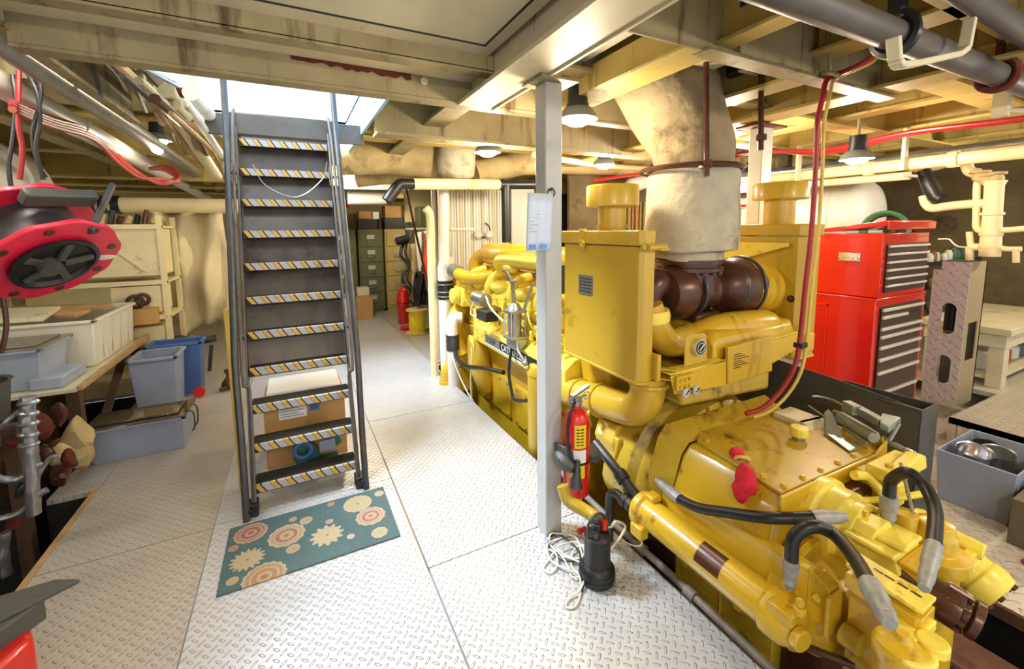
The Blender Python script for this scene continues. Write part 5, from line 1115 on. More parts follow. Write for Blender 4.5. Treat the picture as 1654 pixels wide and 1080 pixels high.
# shelf bench with pale plank edge
t = thing('wooden_bench', 'rough wooden bench with a pale plank edge carrying the storage totes', 'bench', (-1.8, 4.6, -.3))
b = MB(); b.box(-2.7, -1.37, 3.87, 5.5, .53, .56); obj('top_board', b, 'beamlt', t, .004)
b = MB(); b.prism([(-1.37, 3.87, .54), (-1.37, 5.45, .54), (-1.37, 5.45, .60), (-1.37, 3.87, .57)], (.03, 0, 0)); obj('edge_plank', b, 'wood', t, .003)
for q in ((-1.46, 3.95), (-1.46, 5.3), (-2.6, 3.95)): b = MB(); b.box(q[0], q[0]+.07, q[1], q[1]+.07, -.86, .53); obj('leg', b, 'wood_dk', t)
b = MB(); b.bar((-1.42, 4.2, .0), (-1.42, 5.0, .53), .05, .03); obj('brace', b, 'wood_dk', t)
# white tote with boards
def tote(x0, x1, y0, y1, z0, z1, mt, name, label, lid=None, lidmt=None, flare=.03, cat='tote'):
    t = thing(name, label, cat, ((x0+x1)/2, (y0+y1)/2, z0))
    obj('tub', bin_(x0, x1, y0, y1, z0, z1, flare), mt, t, .012)
    b = MB(); r = .02
    for a in ((x0-r, x1+r, y0-r, y0+.012), (x0-r, x1+r, y1-.012, y1+r), (x0-r, x0+.012, y0-r, y1+r), (x1-.012, x1+r, y0-r, y1+r)): b.box(*a, z1-.015, z1+.008)
    obj('rim', b, mt, t, .005)
    if lid:
        b = MB(); b.box(x0-.025, x1+.025, y0-.025, y1+.025, z1+.004, z1+lid*.5); b.box(x0+.03, x1-.03, y0+.03, y1-.03, z1+lid*.5, z1+lid); obj('lid', b, lidmt, t, .008)
    return t
M['towhite'] = mat('milky white plastic', (226, 220, 200), .35, var=.05, scale=3)
t = tote(-2.45, -1.42, 4.42, 5.38, .562, .93, 'towhite', 'storage_tote', 'large open white tote full of boards on the wooden bench', flare=.02)
b = MB()
for y in np.linspace(4.6, 5.2, 4): b.box(-1.43, -1.415, y, y+.015, .60, .9)
obj('tub_rib', b, 'towhite', t)
for k, (x0, x1, y0, y1, z, rz) in enumerate(((-2.4, -1.75, 4.45, 4.9, .99, .12), (-2.3, -1.6, 4.8, 5.0, .955, -.2), (-2.2, -1.5, 5.0, 5.12, .96, .1), (-2.2, -1.55, 5.16, 5.3, .95, .05))):
    b = MB(); b.cbox(((x0+x1)/2, (y0+y1)/2, z), (x1-x0, y1-y0, .03), (.06, .05, rz)); one('board', b, 'wood' if k else 'beamlt', ['wide pale board laid over the near end of the white tote', 'narrow board crossing the white tote behind the wide pale board', 'narrow board in the middle of the far half of the white tote', 'narrow board at the far end of the white tote'][k], 'board', bevel=.003)
M['clear'] = mat('clear grey plastic', (176, 186, 202), .15, var=.04, alpha=.78)
M['clear2'] = mat('clear box plastic', (186, 196, 210), .12, var=.04, alpha=.8)
tote(-2.45, -1.55, 3.93, 4.36, .562, .84, 'clear', 'clear_box', 'clear plastic box with a grey lid in front of the white tote', .03, mat('smoked lid', (120, 112, 98), .25), cat='box')
t = tote(-2.35, -1.46, 3.90, 4.12, .562, .66, 'clear2', 'clear_box', 'low clear plastic box at the near edge of the bench', .02, mat('clear lid', (170, 178, 180), .15), cat='box') if False else None
b = MB(); b.box(-1.62, -1.45, 3.92, 4.3, .562, .64); one('small_clear_box', b, 'clear', 'small clear plastic case at the corner of the bench plank', 'box', bevel=.01)
# storage tote on the floor, blue bin behind
M['lidglass'] = mat('dark glossy lid', (72, 62, 44), .12, var=.3, scale=3, coat=.6)
t = tote(-1.34, -.80, 3.83, 4.14, 0, .25, 'grey', 'storage_tote', 'low grey storage tote with a dark glossy lid standing on the floor plates', .03, 'lidglass', .012)
b = MB(); b.tube([(-.79, 3.9, .27), (-.755, 3.93, .23), (-.755, 3.93, .12), (-.775, 3.95, .08)], .006, 6); b.tube([(-.79, 4.05, .27), (-.755, 4.06, .23), (-.755, 4.06, .12), (-.775, 4.05, .08)], .006, 6); obj('wire_latch', b, 'steel_dk', t)
t = tote(-1.33, -1.0, 4.72, 5.1, 0, .50, 'grey', 'grey_blue_bin', 'blue-grey open bin behind the low grey tote', flare=.03, cat='bin')
t = tote(-1.30, -.88, 5.14, 5.4, 0, .52, 'blue', 'blue_bin', 'deep blue bin right behind the blue-grey open bin', flare=.03, cat='bin')
b = MB(); b.cyl((-.9, 5.0, .05), (-.9, 5.04, .05), .05, n=20); one('red_disc', b, 'red', 'small red disc on the floor right of the blue bins', 'wheel')
# red hose reel hung from a strap
c = W(72, 403, y=3.2); ax = Vector((.53, -.43, -.72)).normalized()
t = thing('hose_reel', 'red cable reel with black hub hanging by black straps at the left edge', 'reel', tuple(c-Vector((0, 0, .3))))
M['reelred'] = mat('reel red plastic', (220, 28, 66), .35, var=.12, scale=5, coat=.3)
u_ = ax.cross(Vector((0, 0, 1))).normalized(); w_ = u_.cross(ax)
def disc(R, off, th, nseg=10, hole=None, mt='reelred', name='flange'):
    P = []
    for k in range(nseg*4):
        a = 2*PI*k/(nseg*4)+.2; r = R*(1 if k % 4 in (0, 1) else .965); P.append(c+ax*off+(u_*math.cos(a)+w_*math.sin(a))*r)
    return obj(name, MB().prism(P, ax*th), mt, t, .006)
disc(.30, .06, .03); disc(.30, -.20, .03)
b = MB(); b.lathe([(.2, -.2), (.2, .07)], c, ax, n=40); obj('drum', b, 'steel_dk', t)
b = MB(); b.lathe([(.16, .09), (.185, .10), (.185, .115), (.165, .12), (.15, .10), (.02, .10)], c, ax, n=40); obj('hub_ring', b, 'black', t)
for k in range(5):
    a = 2*PI*k/5+.3; d = u_*math.cos(a)+w_*math.sin(a); b = MB(); b.bar(c+ax*.11+d*.03, c+ax*.11+d*.155, .035, .02, up=tuple(ax)); obj('hub_spoke', b, 'grey_dk', t, .003)
b = MB(); b.cyl(c+ax*.10+(u_*.04), c+ax*.15+(u_*.04), .05, n=20); obj('hub_knob', b, 'grey_dk', t)
for k in range(8):
    a = 2*PI*k/8+.35; d = u_*math.cos(a)+w_*math.sin(a); b = MB(); b.lathe([(.018, 0), (.022, .003), (.018, .006)], c+d*.25+ax*.09, ax, n=14); obj('slot', b, 'brown', t)
b = MB(); b.bar(c+w_*.30+ax*-.1-u_*.16, c+w_*.28+ax*-.1+u_*.14, .08, .06, up=tuple(ax)); b.bar(c+w_*.32+ax*-.2-u_*.3, c+w_*.24+ax*.1-u_*.06, .05, .03, up=tuple(ax)); obj('carry_frame', b, 'grey_dk', t, .008)
b = MB(); P = []
for k in range(24): a = 2*PI*k/24; P.append(c+ax*.092+u_*(-.225+.06*math.cos(a))+w_*(.02+.022*math.sin(a)))
b.prism(P, ax*.004); obj('oval_badge', b, 'chrome', t)
for pts, r, mt_ in (([(20, 120), (26, 170), (20, 230), (14, 270), (22, 330), (20, 360)], .010, 'rubber'), ([(40, 110), (60, 150), (64, 200), (58, 240), (70, 290)], .010, 'rubber'), ([(30, 115), (30, 200), (36, 240), (32, 290)], .012, 'redhose'), ([(64, 125), (66, 160), (52, 215), (60, 262), (75, 286)], .008, 'rubber')):
    b = MB(); b.tube([W(x, y, y=3.16) for x, y in pts], r, 8, 5); one('hanging_strap', b, mt_, {3: '', 0: ''}.get(0, '')+{(20, 120): 'leftmost black cable hanging over the white pipe down to the red reel', (40, 110): 'black cable looped over the white pipe right of the red strap', (30, 115): 'red strap hanging between black cables above the red reel', (64, 125): 'thin black cable with a plug hanging above the red reel'}[pts[0]], 'cable')
b = MB(); b.tube([W(5, 475, y=3.2), W(10, 520, y=3.2), W(8, 545, y=3.2), W(2, 570, y=3.2)], .012, 8); one('reel_cable', b, 'brown', 'dark cable end hanging below the red reel at the left edge', 'cable')
# white tank behind the reel
t = thing('white_tank', 'big white horizontal tank high on the port side behind the red reel', 'tank', (-2.9, 5.2, 1.2))
b = MB(); b.lathe([(.48, -2.5), (.48, .3), (.46, .36), (.38, .43), (.2, .48), (.02, .50)], (-2.35, 5.1, 1.95), (.0, 1, 0), n=48); obj('shell', b, 'white', t)
b = MB(); b.torus((-2.35, 5.0, 1.95), .485, .02, (0, 1, 0), 48, 8); obj('band', b, 'white', t)
# overhead pipes on the port side
PIPES = [((-1.0, 1.0), (-1.0, 9.5), 2.40, 2.32, .062, 'steel', 'large grey steel pipe running from the top left corner towards the ladder'),
         ((-1.3, 1.5), (-1.3, 9.5), 2.43, 2.23, .07, 'white', 'white painted pipe under the large grey pipe at left')]
for (a, c2, z0, z1, r, mt_, lb_) in PIPES:
    b = MB(); b.cyl((a[0], a[1], z0), (c2[0], c2[1], z1), r, n=28)
    for y in ((4.2,) if r > .065 else ()): b.lathe([(r+.006, -.05), (r+.006, .05)], (a[0], y, z0+(z1-z0)*(y-a[1])/(c2[1]-a[1])), (0, 1, 0), n=24)
    one('overhead_pipe', b, mt_, lb_, 'pipe')
b = MB(); b.tube([W(60, -10, y=2.4), W(140, 50, y=2.7), W(215, 100, y=2.9), W(290, 140, y=3.2)], .016, 10); one('overhead_pipe', b, 'steel', 'thin grey conduit crossing the top left corner', 'pipe')
b = MB(); b.tube([W(290, 142, y=3.2), W(298, 160, y=3.25), W(306, 178, y=3.3)], .02, 10); one('pipe_end', b, 'redhose', 'short dark red cable end beside the thin conduit at upper left', 'cable')
for k, (p0, p1, r) in enumerate((((270, 165), (350, 285), .055), ((300, 165), (358, 250), .035), ((308, 150), (362, 215), .06), ((255, 180), (330, 270), .02), ((200, 90), (280, 175), .04), ((280, 120), (300, 175), .05))):
    b = MB(); b.tube([W(*p0, y=3.1), W((p0[0]+p1[0])/2, (p0[1]+p1[1])/2, y=3.55), W(*p1, y=4.2)], r*.7, 14, 4); one('cream_overhead_pipe', b, ['pvc', 'pvcw', 'pvcw', 'wood', 'beam', 'pvcw'][k], ['cream pipe running down to the ladder below the hatch corner', 'thin white pipe left of the ladder rail', 'thick white pipe nearest the hatch corner', 'thin timber-coloured pipe left of the cream pipes', 'grimy pipe above the red hoses at upper left', 'short white pipe next to the hatch corner'][k], 'pipe')
for k in range(4):
    o_ = k*4; b = MB(); b.tube([W(20, 165+o_, y=3.0), W(80, 190+o_, y=3.6), W(150, 212+o_, y=4.3), W(190, 250+o_, y=4.9), W(225, 280+o_*.5, y=5.2), W(262, 298-k*3, y=5.3), W(290, 285+k*3, y=5.5), W(270, 270+k*2, y=5.6), W(240, 272, y=5.6)], .016, 8, 5)
    one('red_hose', b, mat('salmon hose %d' % k, [(150, 44, 40), (140, 60, 54), (128, 26, 32), (160, 74, 62)][k], .45, var=.1), 'red hose in the bundle slung along the white pipe at left', 'hose', 'red hoses slung along the white pipe')
b = MB()
for p0, p1 in (((122, 70), (122, 120)), ((146, 92), (165, 160))): b.bar(W(*p0, y=3.2), W(*p1, y=3.2), .02, .008)
one('strap_hanger', b, 'steel', 'bright flat strap hangers over the large grey pipe at left', 'bracket')
b = MB(); b.tube([(-1.9, 6.2, 1.92), (-1.5, 6.2, 1.92), (-1.0, 6.2, 1.92), (-.4, 6.2, 1.92)], .085, 20, 2); b.tube([(-1.38, 6.2, 1.9), (-1.3, 6.2, 1.75), (-1.27, 6.2, 1.66)], .045, 12); one('cream_main', b, 'pvc', 'wide cream pipe crossing behind the ladder at the port side', 'pipe')
b = MB()
for x in (-1.88, -1.78, -1.68): b.lathe([(.1, -.035), (.1, .035)], (x, 6.2, 1.92), (1, 0, 0), n=24)
one('rubber_coupling', b, 'black', 'black rubber coupling with clamps on the wide cream pipe at left', 'coupling')
# yellowed cabinets/boxes and shelves beyond the bench
b = MB(); b.box(-1.74, -1.2, 5.5, 6.0, 1.18, 1.66); b.prism([(-1.7, 5.495, 1.6), (-1.66, 5.495, 1.6), (-1.3, 5.495, 1.22), (-1.34, 5.495, 1.22)], (0, -.01, 0)); one('wall_cabinet', b, 'pvc', 'cream flat box with a diagonal stiffener on the rack behind the white tote', 'cabinet', bevel=.008)
b = MB(); b.box(-1.62, -1.22, 5.5, 5.9, .80, 1.08); one('wall_cabinet', b, 'pvc', 'smaller cream box on the shelf under the flat cream box', 'cabinet', bevel=.008)
b = MB(); b.box(-1.5, -1.22, 5.5, 5.8, .4, .66); one('wall_cabinet', b, 'pvc', 'cream box low on the rack beside the blue bins', 'cabinet', bevel=.008)
b = MB(); b.box(-1.50, -1.25, 5.40, 5.6, .70, .86); one('cardboard_box', b, 'card', 'small brown cardboard box beside the far end of the white tote', 'box', bevel=.003)
t = rack(-2.6, -1.16, 5.48, 6.1, [.38, .76, 1.12, 1.68], 'cream steel rack of boxes behind the white tote', 'pvc', .045)
b = MB()
for (x, y, z, r) in ((-1.42, 5.44, .93, .06), (-1.36, 5.44, .95, .05)): b.torus((x, y, z), r, .018, (0, 1, 0), 20, 8)
one('pipe_bends', b, 'brown', 'small dark curled pipe fitting on the rack behind the tote', 'fitting')
random.seed(31)
for k in range(9):
    b = MB(); x = -1.75+k*.065; b.cyl((x, 5.5, 1.7), (x+.02, 5.52, 1.76+.1*random.random()), .025, n=10); b.rough(.01, 20, k)
    one('rack_part', b, ['black', 'brown', 'duct'][k % 3], 'dark machine part among those on the top of the cream rack', 'part', 'machine parts on the top of the cream rack')
# canvas hung sheet
b = MB(); n = 14; mm = 18; V = []
for j in range(mm+1):
    for i in range(n+1):
        u, v = i/n, j/mm; x = -1.38+.64*u+.16*v*(1-u); y = 6.42+.08*math.sin(u*13+v*5)+.07*math.sin(u*5-v*7); V.append((x, y, 1.86-1.48*v*(1-.06*math.sin(u*3)))) 
b.add(V, [(j*(n+1)+i, j*(n+1)+i+1, (j+1)*(n+1)+i+1, (j+1)*(n+1)+i) for j in range(mm) for i in range(n)])
o = one('canvas_sheet', b, 'cloth', 'cream canvas sheet hanging in folds left of the ladder', 'cloth', smooth=80); md = o.modifiers.new('s', 'SOLIDIFY'); md.thickness = .01
# bench grinder / winch
t = thing('hand_winch', 'grey-green cast machine with a shaft on the floor below the canvas sheet', 'machine', (-1.05, 6.2, 0))
b = MB(); b.cyl((-1.35, 5.95, .32), (-.86, 5.95, .38), .04, n=14); b.lathe([(.1, -.05), (.12, 0), (.1, .05)], (-1.2, 5.95, .34), (1, 0, .12)); obj('shaft', b, 'steel_dk', t)
b = MB(); b.cbox((-1.22, 5.98, .28), (.3, .2, .22), (0, .1, .3)); b.ball((-1.1, 5.95, .36), .09); b.rough(.02, 9); obj('casting', b, mat('grey green paint', (86, 98, 98), .4, var=.2, scale=8), t, .02)
for x in (-1.28, -.95): b = MB(); b.bar((x, 5.95, 0), (x+.04, 5.95, .3), .035); obj('leg', b, 'steel_dk', t)
b = MB(); b.tube([(-.72, 5.15, .03), (-.70, 5.1, .08), (-.66, 5.12, .14), (-.69, 5.2, .18)], .022, 10); b.ball((-.66, 5.1, .06), .05, 10, 8); b.cyl((-.74, 5.05, .03), (-.6, 5.12, .05), .02, n=10); one('pipe_fitting', b, 'brown', 'small brown pipe fitting on the floor left of the ladder', 'fitting')
# dark clutter beside the near floor edge
t = thing('valve_manifold', 'grey ribbed pipework and cables in the dark space beyond the left floor edge', 'pipework', (-1.6, 2.9, -.85))
for pts, r in (([(46, 640), (44, 680), (50, 730), (52, 780), (55, 830)], .03), ([(-10, 770), (25, 775), (50, 762), (65, 748)], .018), ([(-10, 840), (30, 828), (55, 805), (76, 790)], .016), ([(0, 690), (25, 668), (50, 648)], .01), ([(60, 770), (80, 740), (96, 735)], .01), ([(8, 860), (6, 900), (10, 930)], .022)):
    b = MB(); b.tube([W(x, y, y=2.95) for x, y in pts], r, 10, 6); b.rough(.006, 30); obj('pipe_run', b, 'steel', t)
b = MB()
for k in range(5): b.torus(W(46, 650+k*17, y=2.95), .03, .012, (0.2*(k%2), 0.1, 1), 16, 6)
obj('ribs', b, 'steel', t)
random.seed(41)
for k in range(16):
    px, py = 20+random.random()*110, 640+random.random()*230
    if px > 140-(py-640)*.25: continue
    q = W(px, py, y=3.1+.25*random.random()); b = MB(); b.ball(q, .03+.03*random.random(), 10, 7, (1, .8, .7+random.random())); b.rough(.03, 12, k)
    one('machine_part', b, ['rust', 'brown', 'duct', 'rust', 'steel_dk'][k % 5], 'small part among the clutter beyond the left floor edge', 'part', 'clutter beyond the left floor edge')
b = MB(); b.box(-2.7, -1.95, 4.0, 5.3, -.86, .45); one('timber_crate', b.rough(.03, 4), 'wood_dk', 'dark timber crate in the shadow under the wooden bench', 'crate')
b = MB(); b.ball(W(128, 720, y=3.7), .13, 14, 10, (.6, .8, 1.2)); b.rough(.07, 9, 3); one('crumpled_bag', b, 'duct', 'crumpled pale bag against the left end of the low grey tote', 'bag')
b = MB(); b.box(-1.5, -1.44, 3.3, 3.36, -.85, .53); one('timber_post', b, 'wood_dk', 'dark timber upright below the bench plank at left', 'post')
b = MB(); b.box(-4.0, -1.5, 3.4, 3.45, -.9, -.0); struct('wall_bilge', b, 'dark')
b = MB(); b.box(-3.2, -1.5, 2.95, 3.7, .40, .44); one('grey_shelf', b, 'grey_dk', 'dark grey shelf just under the near clear boxes at the left edge', 'shelf')
b = MB(); b.lathe([(.1, 0), (.13, .02), (.15, .22), (.16, .225), (.14, .22), (.1, .03)], W(10, 680, y=3.2)-Vector((.12, 0, .0)), n=24); one('grey_bucket', b, 'grey_dk', 'dark grey bucket on the shelf at the left edge', 'bucket')
# pan and red container in the lower left corner
q = W(40, 1010, z=.0)
t = thing('red_container', 'red container with a grey lid in the lower left corner of the picture', 'container', (-.98, 1.80, 0))
b = MB(); b.prism([(-1.5, 1.35, 0), (-.94, 1.62, 0), (-.84, 1.86, 0), (-.90, 1.98, 0), (-1.5, 2.0, 0)], (0, 0, .28)); obj('body', b, 'red', t, .02)
b = MB(); b.prism([(-1.7, 1.62, .36), (-1.0, 1.84, .34), (-.76, 1.99, .34), (-.84, 2.03, .34), (-1.7, 1.96, .36)], (0, 0, .018)); b.prism([(-1.5, 1.6, .27), (-.96, 1.78, .27), (-.84, 1.95, .27), (-1.5, 1.95, .27)], (0, 0, .075)); obj('lid', b, 'grey_dk', t, .006)

b = MB(); b.box(*sorted((W(-10, 60, y=2.2).x, W(58, 60, y=2.2).x)), 2.25, 2.35, 2.44, 2.52); one('junction_box', b, 'black', 'black box under the deck in the top left corner', 'box')
t = thing('valve_cluster', 'pale valve body with flanges under the deck between thin conduit and hatch', 'valve', tuple(W(200, 120, y=2.9)))
for (px, py, r) in ((205, 108, .05), (222, 128, .06), (245, 158, .05), (272, 150, .06), (285, 172, .05)):
    b = MB(); q = W(px, py, y=3.0); r *= .6; b.lathe([(r*1.2, -.02), (r*1.2, .0), (r*.8, .005), (r*.8, .09), (r*1.1, .095), (r*1.1, .11)], q, (.25, .9, -.3), n=16); b.rough(.008, 20, px); obj('valve_body', b, 'beam', t)
b = MB(); b.tube([W(180, 75, y=2.8), W(205, 108, y=3.0), W(245, 155, y=3.1), W(285, 175, y=3.2), W(320, 240, y=3.6)], .02, 12); obj('connecting_pipe', b, 'beam', t)
random.seed(77)
for k in range(7):
    px, py = 120+k*26, 40+k*22+random.random()*20; b = MB(); b.tube([W(px, py, y=2.5), W(px+30, py+26, y=2.8), W(px+70, py+66, y=3.4), W(px+90, py+110, y=4.2)], .012+.006*(k % 3), 8, 4)
    one('small_deck_pipe', b, ['beam', 'brown', 'wood', 'steel_dk'][k % 4], 'thin pipe among those running aft under the deck left of the hatch', 'pipe', 'thin pipes under the deck left of the hatch')
# ================================================================ around and behind the ladder
t = thing('cardboard_box', 'brown cardboard box with a white label on the floor behind the ladder', 'box', (0, 3.3, 0))
b = MB(); b.box(-.24, .27, 3.2, 3.6, 0, .46); obj('carton', b, 'card', t, .004)
b = MB(); b.box(-.15, .02, 3.196, 3.2, .33, .44); obj('label_sheet', b, 'paper', t)
b = MB()
for k in range(5): b.box(-.14, -.0-.03*(k % 2), 3.1945, 3.196, .345+k*.018, .352+k*.018)
obj('label_print', b, 'grey', t)
b = MB(); b.box(.04, .10, 3.196, 3.2, .36, .44); obj('blue_mark', b, 'blue', t)
b = MB(); b.box(-.22, .25, 3.22, 3.58, .46, .52); one('paper_stack', b, 'paper', 'stack of white papers on the cardboard box behind the ladder', 'papers', bevel=.01)
t = thing('cordless_drill', 'teal and black power tool on the floor against the cardboard box behind the ladder', 'power tool', (.1, 3.08, 0))
b = MB(); b.rings([(.02, 3.08, .22), (.08, 3.08, .25), (.16, 3.08, .22), (.19, 3.08, .14)], [.035, .045, .045, .04], 14); b.cyl((.0, 3.08, .1), (.0, 3.12, .1), .08, n=24); obj('body', b, 'teal', t)
b = MB(); b.box(.0, .2, 3.03, 3.14, 0, .06); obj('battery', b, 'teal', t, .01)
b = MB(); b.torus((-.02, 3.06, .15), .05, .015, (0, 1, 0)); obj('blue_hose', b, 'blue', t)
b = MB(); b.box(.08, .18, 3.03, 3.05, .12, .2); obj('grey_panel', b, 'grey', t, .006)
b = MB(); b.box(-.385, -.35, 3.0, 3.05, 0, 1.15); one('yellow_plank', b, 'yel_box', 'narrow yellow-green plank standing behind the left ladder rail', 'plank')
b = MB(); b.box(.36, .9, 8.3, 8.6, .0, .35); one('white_carton', b, 'paper', 'pale carton on the floor left of the brown carton by the filing cabinets', 'box', bevel=.006)
# ---- filing cabinets at the far bulkhead
M['label_m'] = mat('label frame', (190, 190, 180), .4, metal=.4)
def cabinet(x0, x1, n, mt, label):
    y0 = 8.7; z1 = 1.64
    t = thing('filing_cabinet', label, 'filing cabinet', ((x0+x1)/2, y0+.3, 0))
    b = MB(); b.box(x0, x1, y0, y0+.7, .06, z1); b.box(x0+.02, x1-.02, y0+.02, y0+.6, 0, .06); obj('body', b, mt, t, .006)
    for k in range(n):
        za = .12+k*(z1-.16)/n; zb = za+(z1-.16)/n-.02; xm = (x0+x1)/2
        b = MB(); b.box(x0+.03, x1-.03, y0-.02, y0, za, zb); d = obj('drawer', b, mt, t, .006)
        b = MB(); b.box(xm-.07, xm+.07, y0-.03, y0-.02, zb-.13, zb-.05); obj('card_holder', b, 'label_m', d)
        b = MB(); b.tube([(xm-.06, y0-.02, zb-.16), (xm-.05, y0-.05, zb-.18), (xm+.05, y0-.05, zb-.18), (xm+.06, y0-.02, zb-.16)], .009, 6); obj('handle', b, 'steel', d)
    return t
cabinet(1.14, 1.60, 5, 'green', 'olive green filing cabinet, left of the beige one at the far end')
cabinet(1.64, 2.12, 5, 'beige', 'beige filing cabinet at the far end, right of the olive one')
cabinet(.62, 1.10, 4, 'green', 'olive filing cabinet mostly hidden by the ladder rail')
for k, (x0, x1, z0, z1, mt_, lb_) in enumerate(((1.16, 1.52, 1.64, 1.84, 'black', 'black case on top of the olive green filing cabinet'), (1.66, 2.06, 1.64, 1.86, 'black', 'black case on top of the beige filing cabinet'), (1.18, 1.42, 1.84, 1.99, 'card', 'small brown box on the left black case'), (1.44, 1.56, 1.84, 1.98, 'paper', 'white box beside the small brown box on the left black case'), (1.68, 2.0, 1.86, 2.1, 'card', 'brown carton on the right black case'))):
    b = MB(); b.box(x0, x1, 8.75, 9.1, z0, z1); one('black_case' if mt_ == 'black' else 'small_box', b, mt_, lb_, 'box', bevel=.008)
b = MB(); b.box(.98, 1.26, 8.1, 8.4, 0, .42); one('brown_carton', b, 'card', 'brown carton standing on the floor in front of the olive filing cabinet', 'box', bevel=.004)
b = MB(); b.box(1.0, 1.22, 8.12, 8.36, .42, .58); one('white_device', b, 'beamlt', 'small pale device on the brown carton by the filing cabinets', 'device', bevel=.02)
# far extinguisher and wire spool
t = thing('fire_extinguisher', 'red fire extinguisher standing on the floor at the far end by the filing cabinets', 'extinguisher', (1.66, 7.4, 0))
b = MB(); b.lathe([(.09, 0), (.1, .02), (.1, .34), (.103, .345), (.1, .35), (.1, .5), (.08, .58), (.03, .62), (.02, .66)], (1.66, 7.4, 0), n=28); obj('cylinder', b, 'red', t)
b = MB(); b.torus((1.66, 7.4, .37), .103, .012); obj('band', b, 'redhose', t)
b = MB(); b.box(1.62, 1.74, 7.39, 7.41, .66, .69); b.cyl((1.66, 7.4, .6), (1.66, 7.4, .68), .02); obj('valve', b, 'steel', t)
t = thing('wire_spool', 'wooden spool of yellow rope on the floor beside the far extinguisher', 'spool', (1.68, 6.55, 0))
M['spoolw'] = mat('spool side', (214, 186, 110), .7, var=.1)
for z in (0, .36): b = MB(); b.lathe([(.17, 0), (.17, .025)], (1.68, 6.55, z), n=32); obj('flange', b, 'spoolw', t, .003)
b = MB(); b.lathe([(.12, .02), (.135, .1), (.13, .2), (.135, .3), (.12, .365)], (1.68, 6.55, 0), n=32); obj('yellow_rope', b, mat('yellow rope', (240, 214, 40), .6, var=.15, scale=40, bump=.5), t)
b = MB(); b.cyl((1.52, 6.9, 0.01), (1.5, 6.9, .03), .05, n=12); b.box(1.5, 1.64, 6.8, 6.95, 0, .05); one('red_rag', b.rough(.02, 10), 'rag', 'red rag on the floor between the far extinguisher and the spool', 'rag')
# life vests and black coat on the bulkhead
def cloth(name, pts_l, pts_r, y, mt, label, cat, amp=.05, thick=.02):
    n = 12; m_ = len(pts_l)-1; V = []; Lp = spline([Vector(W(*p, y=y)) for p in pts_l], 4); Rp = spline([Vector(W(*p, y=y)) for p in pts_r], 4)
    for j in range(len(Lp)):
        for i in range(n+1):
            q = Lp[j].lerp(Rp[j], i/n); q.y += amp*math.sin(i*1.1+j*.3)-.05*math.sin(PI*i/n); V.append(q)
    b = MB().add(V, [(j*(n+1)+i, j*(n+1)+i+1, (j+1)*(n+1)+i+1, (j+1)*(n+1)+i) for j in range(len(Lp)-1) for i in range(n)])
    o = one(name, b, mt, label, cat, smooth=80); md = o.modifiers.new('s', 'SOLIDIFY'); md.thickness = thick; return o
cloth('survival_suit', [(690, 376), (686, 420), (688, 445), (700, 472)], [(705, 374), (712, 420), (712, 440), (709, 462)], 6.3, 'orange', 'orange survival suit hanging behind the cream standpipe', 'suit')
cloth('black_coat', [(672, 440), (668, 470), (670, 495)], [(700, 430), (700, 470), (696, 488)], 6.6, 'black', 'black coat hanging left of the orange suit', 'coat')
cloth('white_coat', [(672, 375), (674, 410), (676, 440)], [(690, 372), (690, 410), (688, 445)], 6.7, 'towhite', 'pale cloth hanging left of the orange suit', 'cloth')
cloth('red_jacket', [(553, 302), (555, 315), (556, 332)], [(566, 300), (566, 318), (562, 335)], 8.0, 'rag', 'dark red cloth right beside the ladder rail near the far boxes', 'cloth')
t = thing('wire_shelf', 'shelf with a green box and white case high behind the cream standpipe', 'shelf', (1.95, 7.2, 1.5))
b = MB(); b.box(1.75, 2.9, 7.0, 7.4, 1.62, 1.65); obj('board', b, 'pvcw', t)
b = MB(); b.box(1.9, 2.3, 7.05, 7.35, 1.66, 2.0); one('green_case', b, 'green', 'olive green case on the high shelf behind the standpipe', 'case', bevel=.02)
b = MB(); b.box(1.75, 2.6, 7.4, 7.44, 1.75, 2.35); one('wall_sheet', b, 'pvc', 'cream panel on the far bulkhead behind the olive case', 'panel')
b = MB(); b.tube([W(655, 300, y=6.), W(668, 360, y=6.), W(684, 430, y=6.), W(694, 480, y=5.6), W(712, 530, y=5.0), W(735, 570, y=4.5), W(745, 590, y=4.2)], .016, 8, 5); b.bar(W(652, 296, y=6.), W(664, 345, y=6.), .03, .01); one('long_cable', b, 'brown', 'long dark cable slanting from the overhead pipe down past the orange suit', 'cable')
b = MB(); random.seed(3)
pts = [W(648+random.random()*14, 330+k*14, y=7.9) for k in range(14)]; b.tube(pts, .03, 8, 4); b.tube([p+Vector((.12*random.random(), 0, .05)) for p in pts], .022, 8, 4); one('cable_bundle', b, 'steel_dk', 'tangled dark cables hanging right of the beige filing cabinet', 'cable')
b = MB(); b.rings([W(640, 390, y=7.8), W(650, 388, y=7.8), W(658, 386, y=7.8)], [.07, .08, .08], 14); one('black_fan', b, 'black', 'black pipe stub beside the beige filing cabinet', 'pipe')
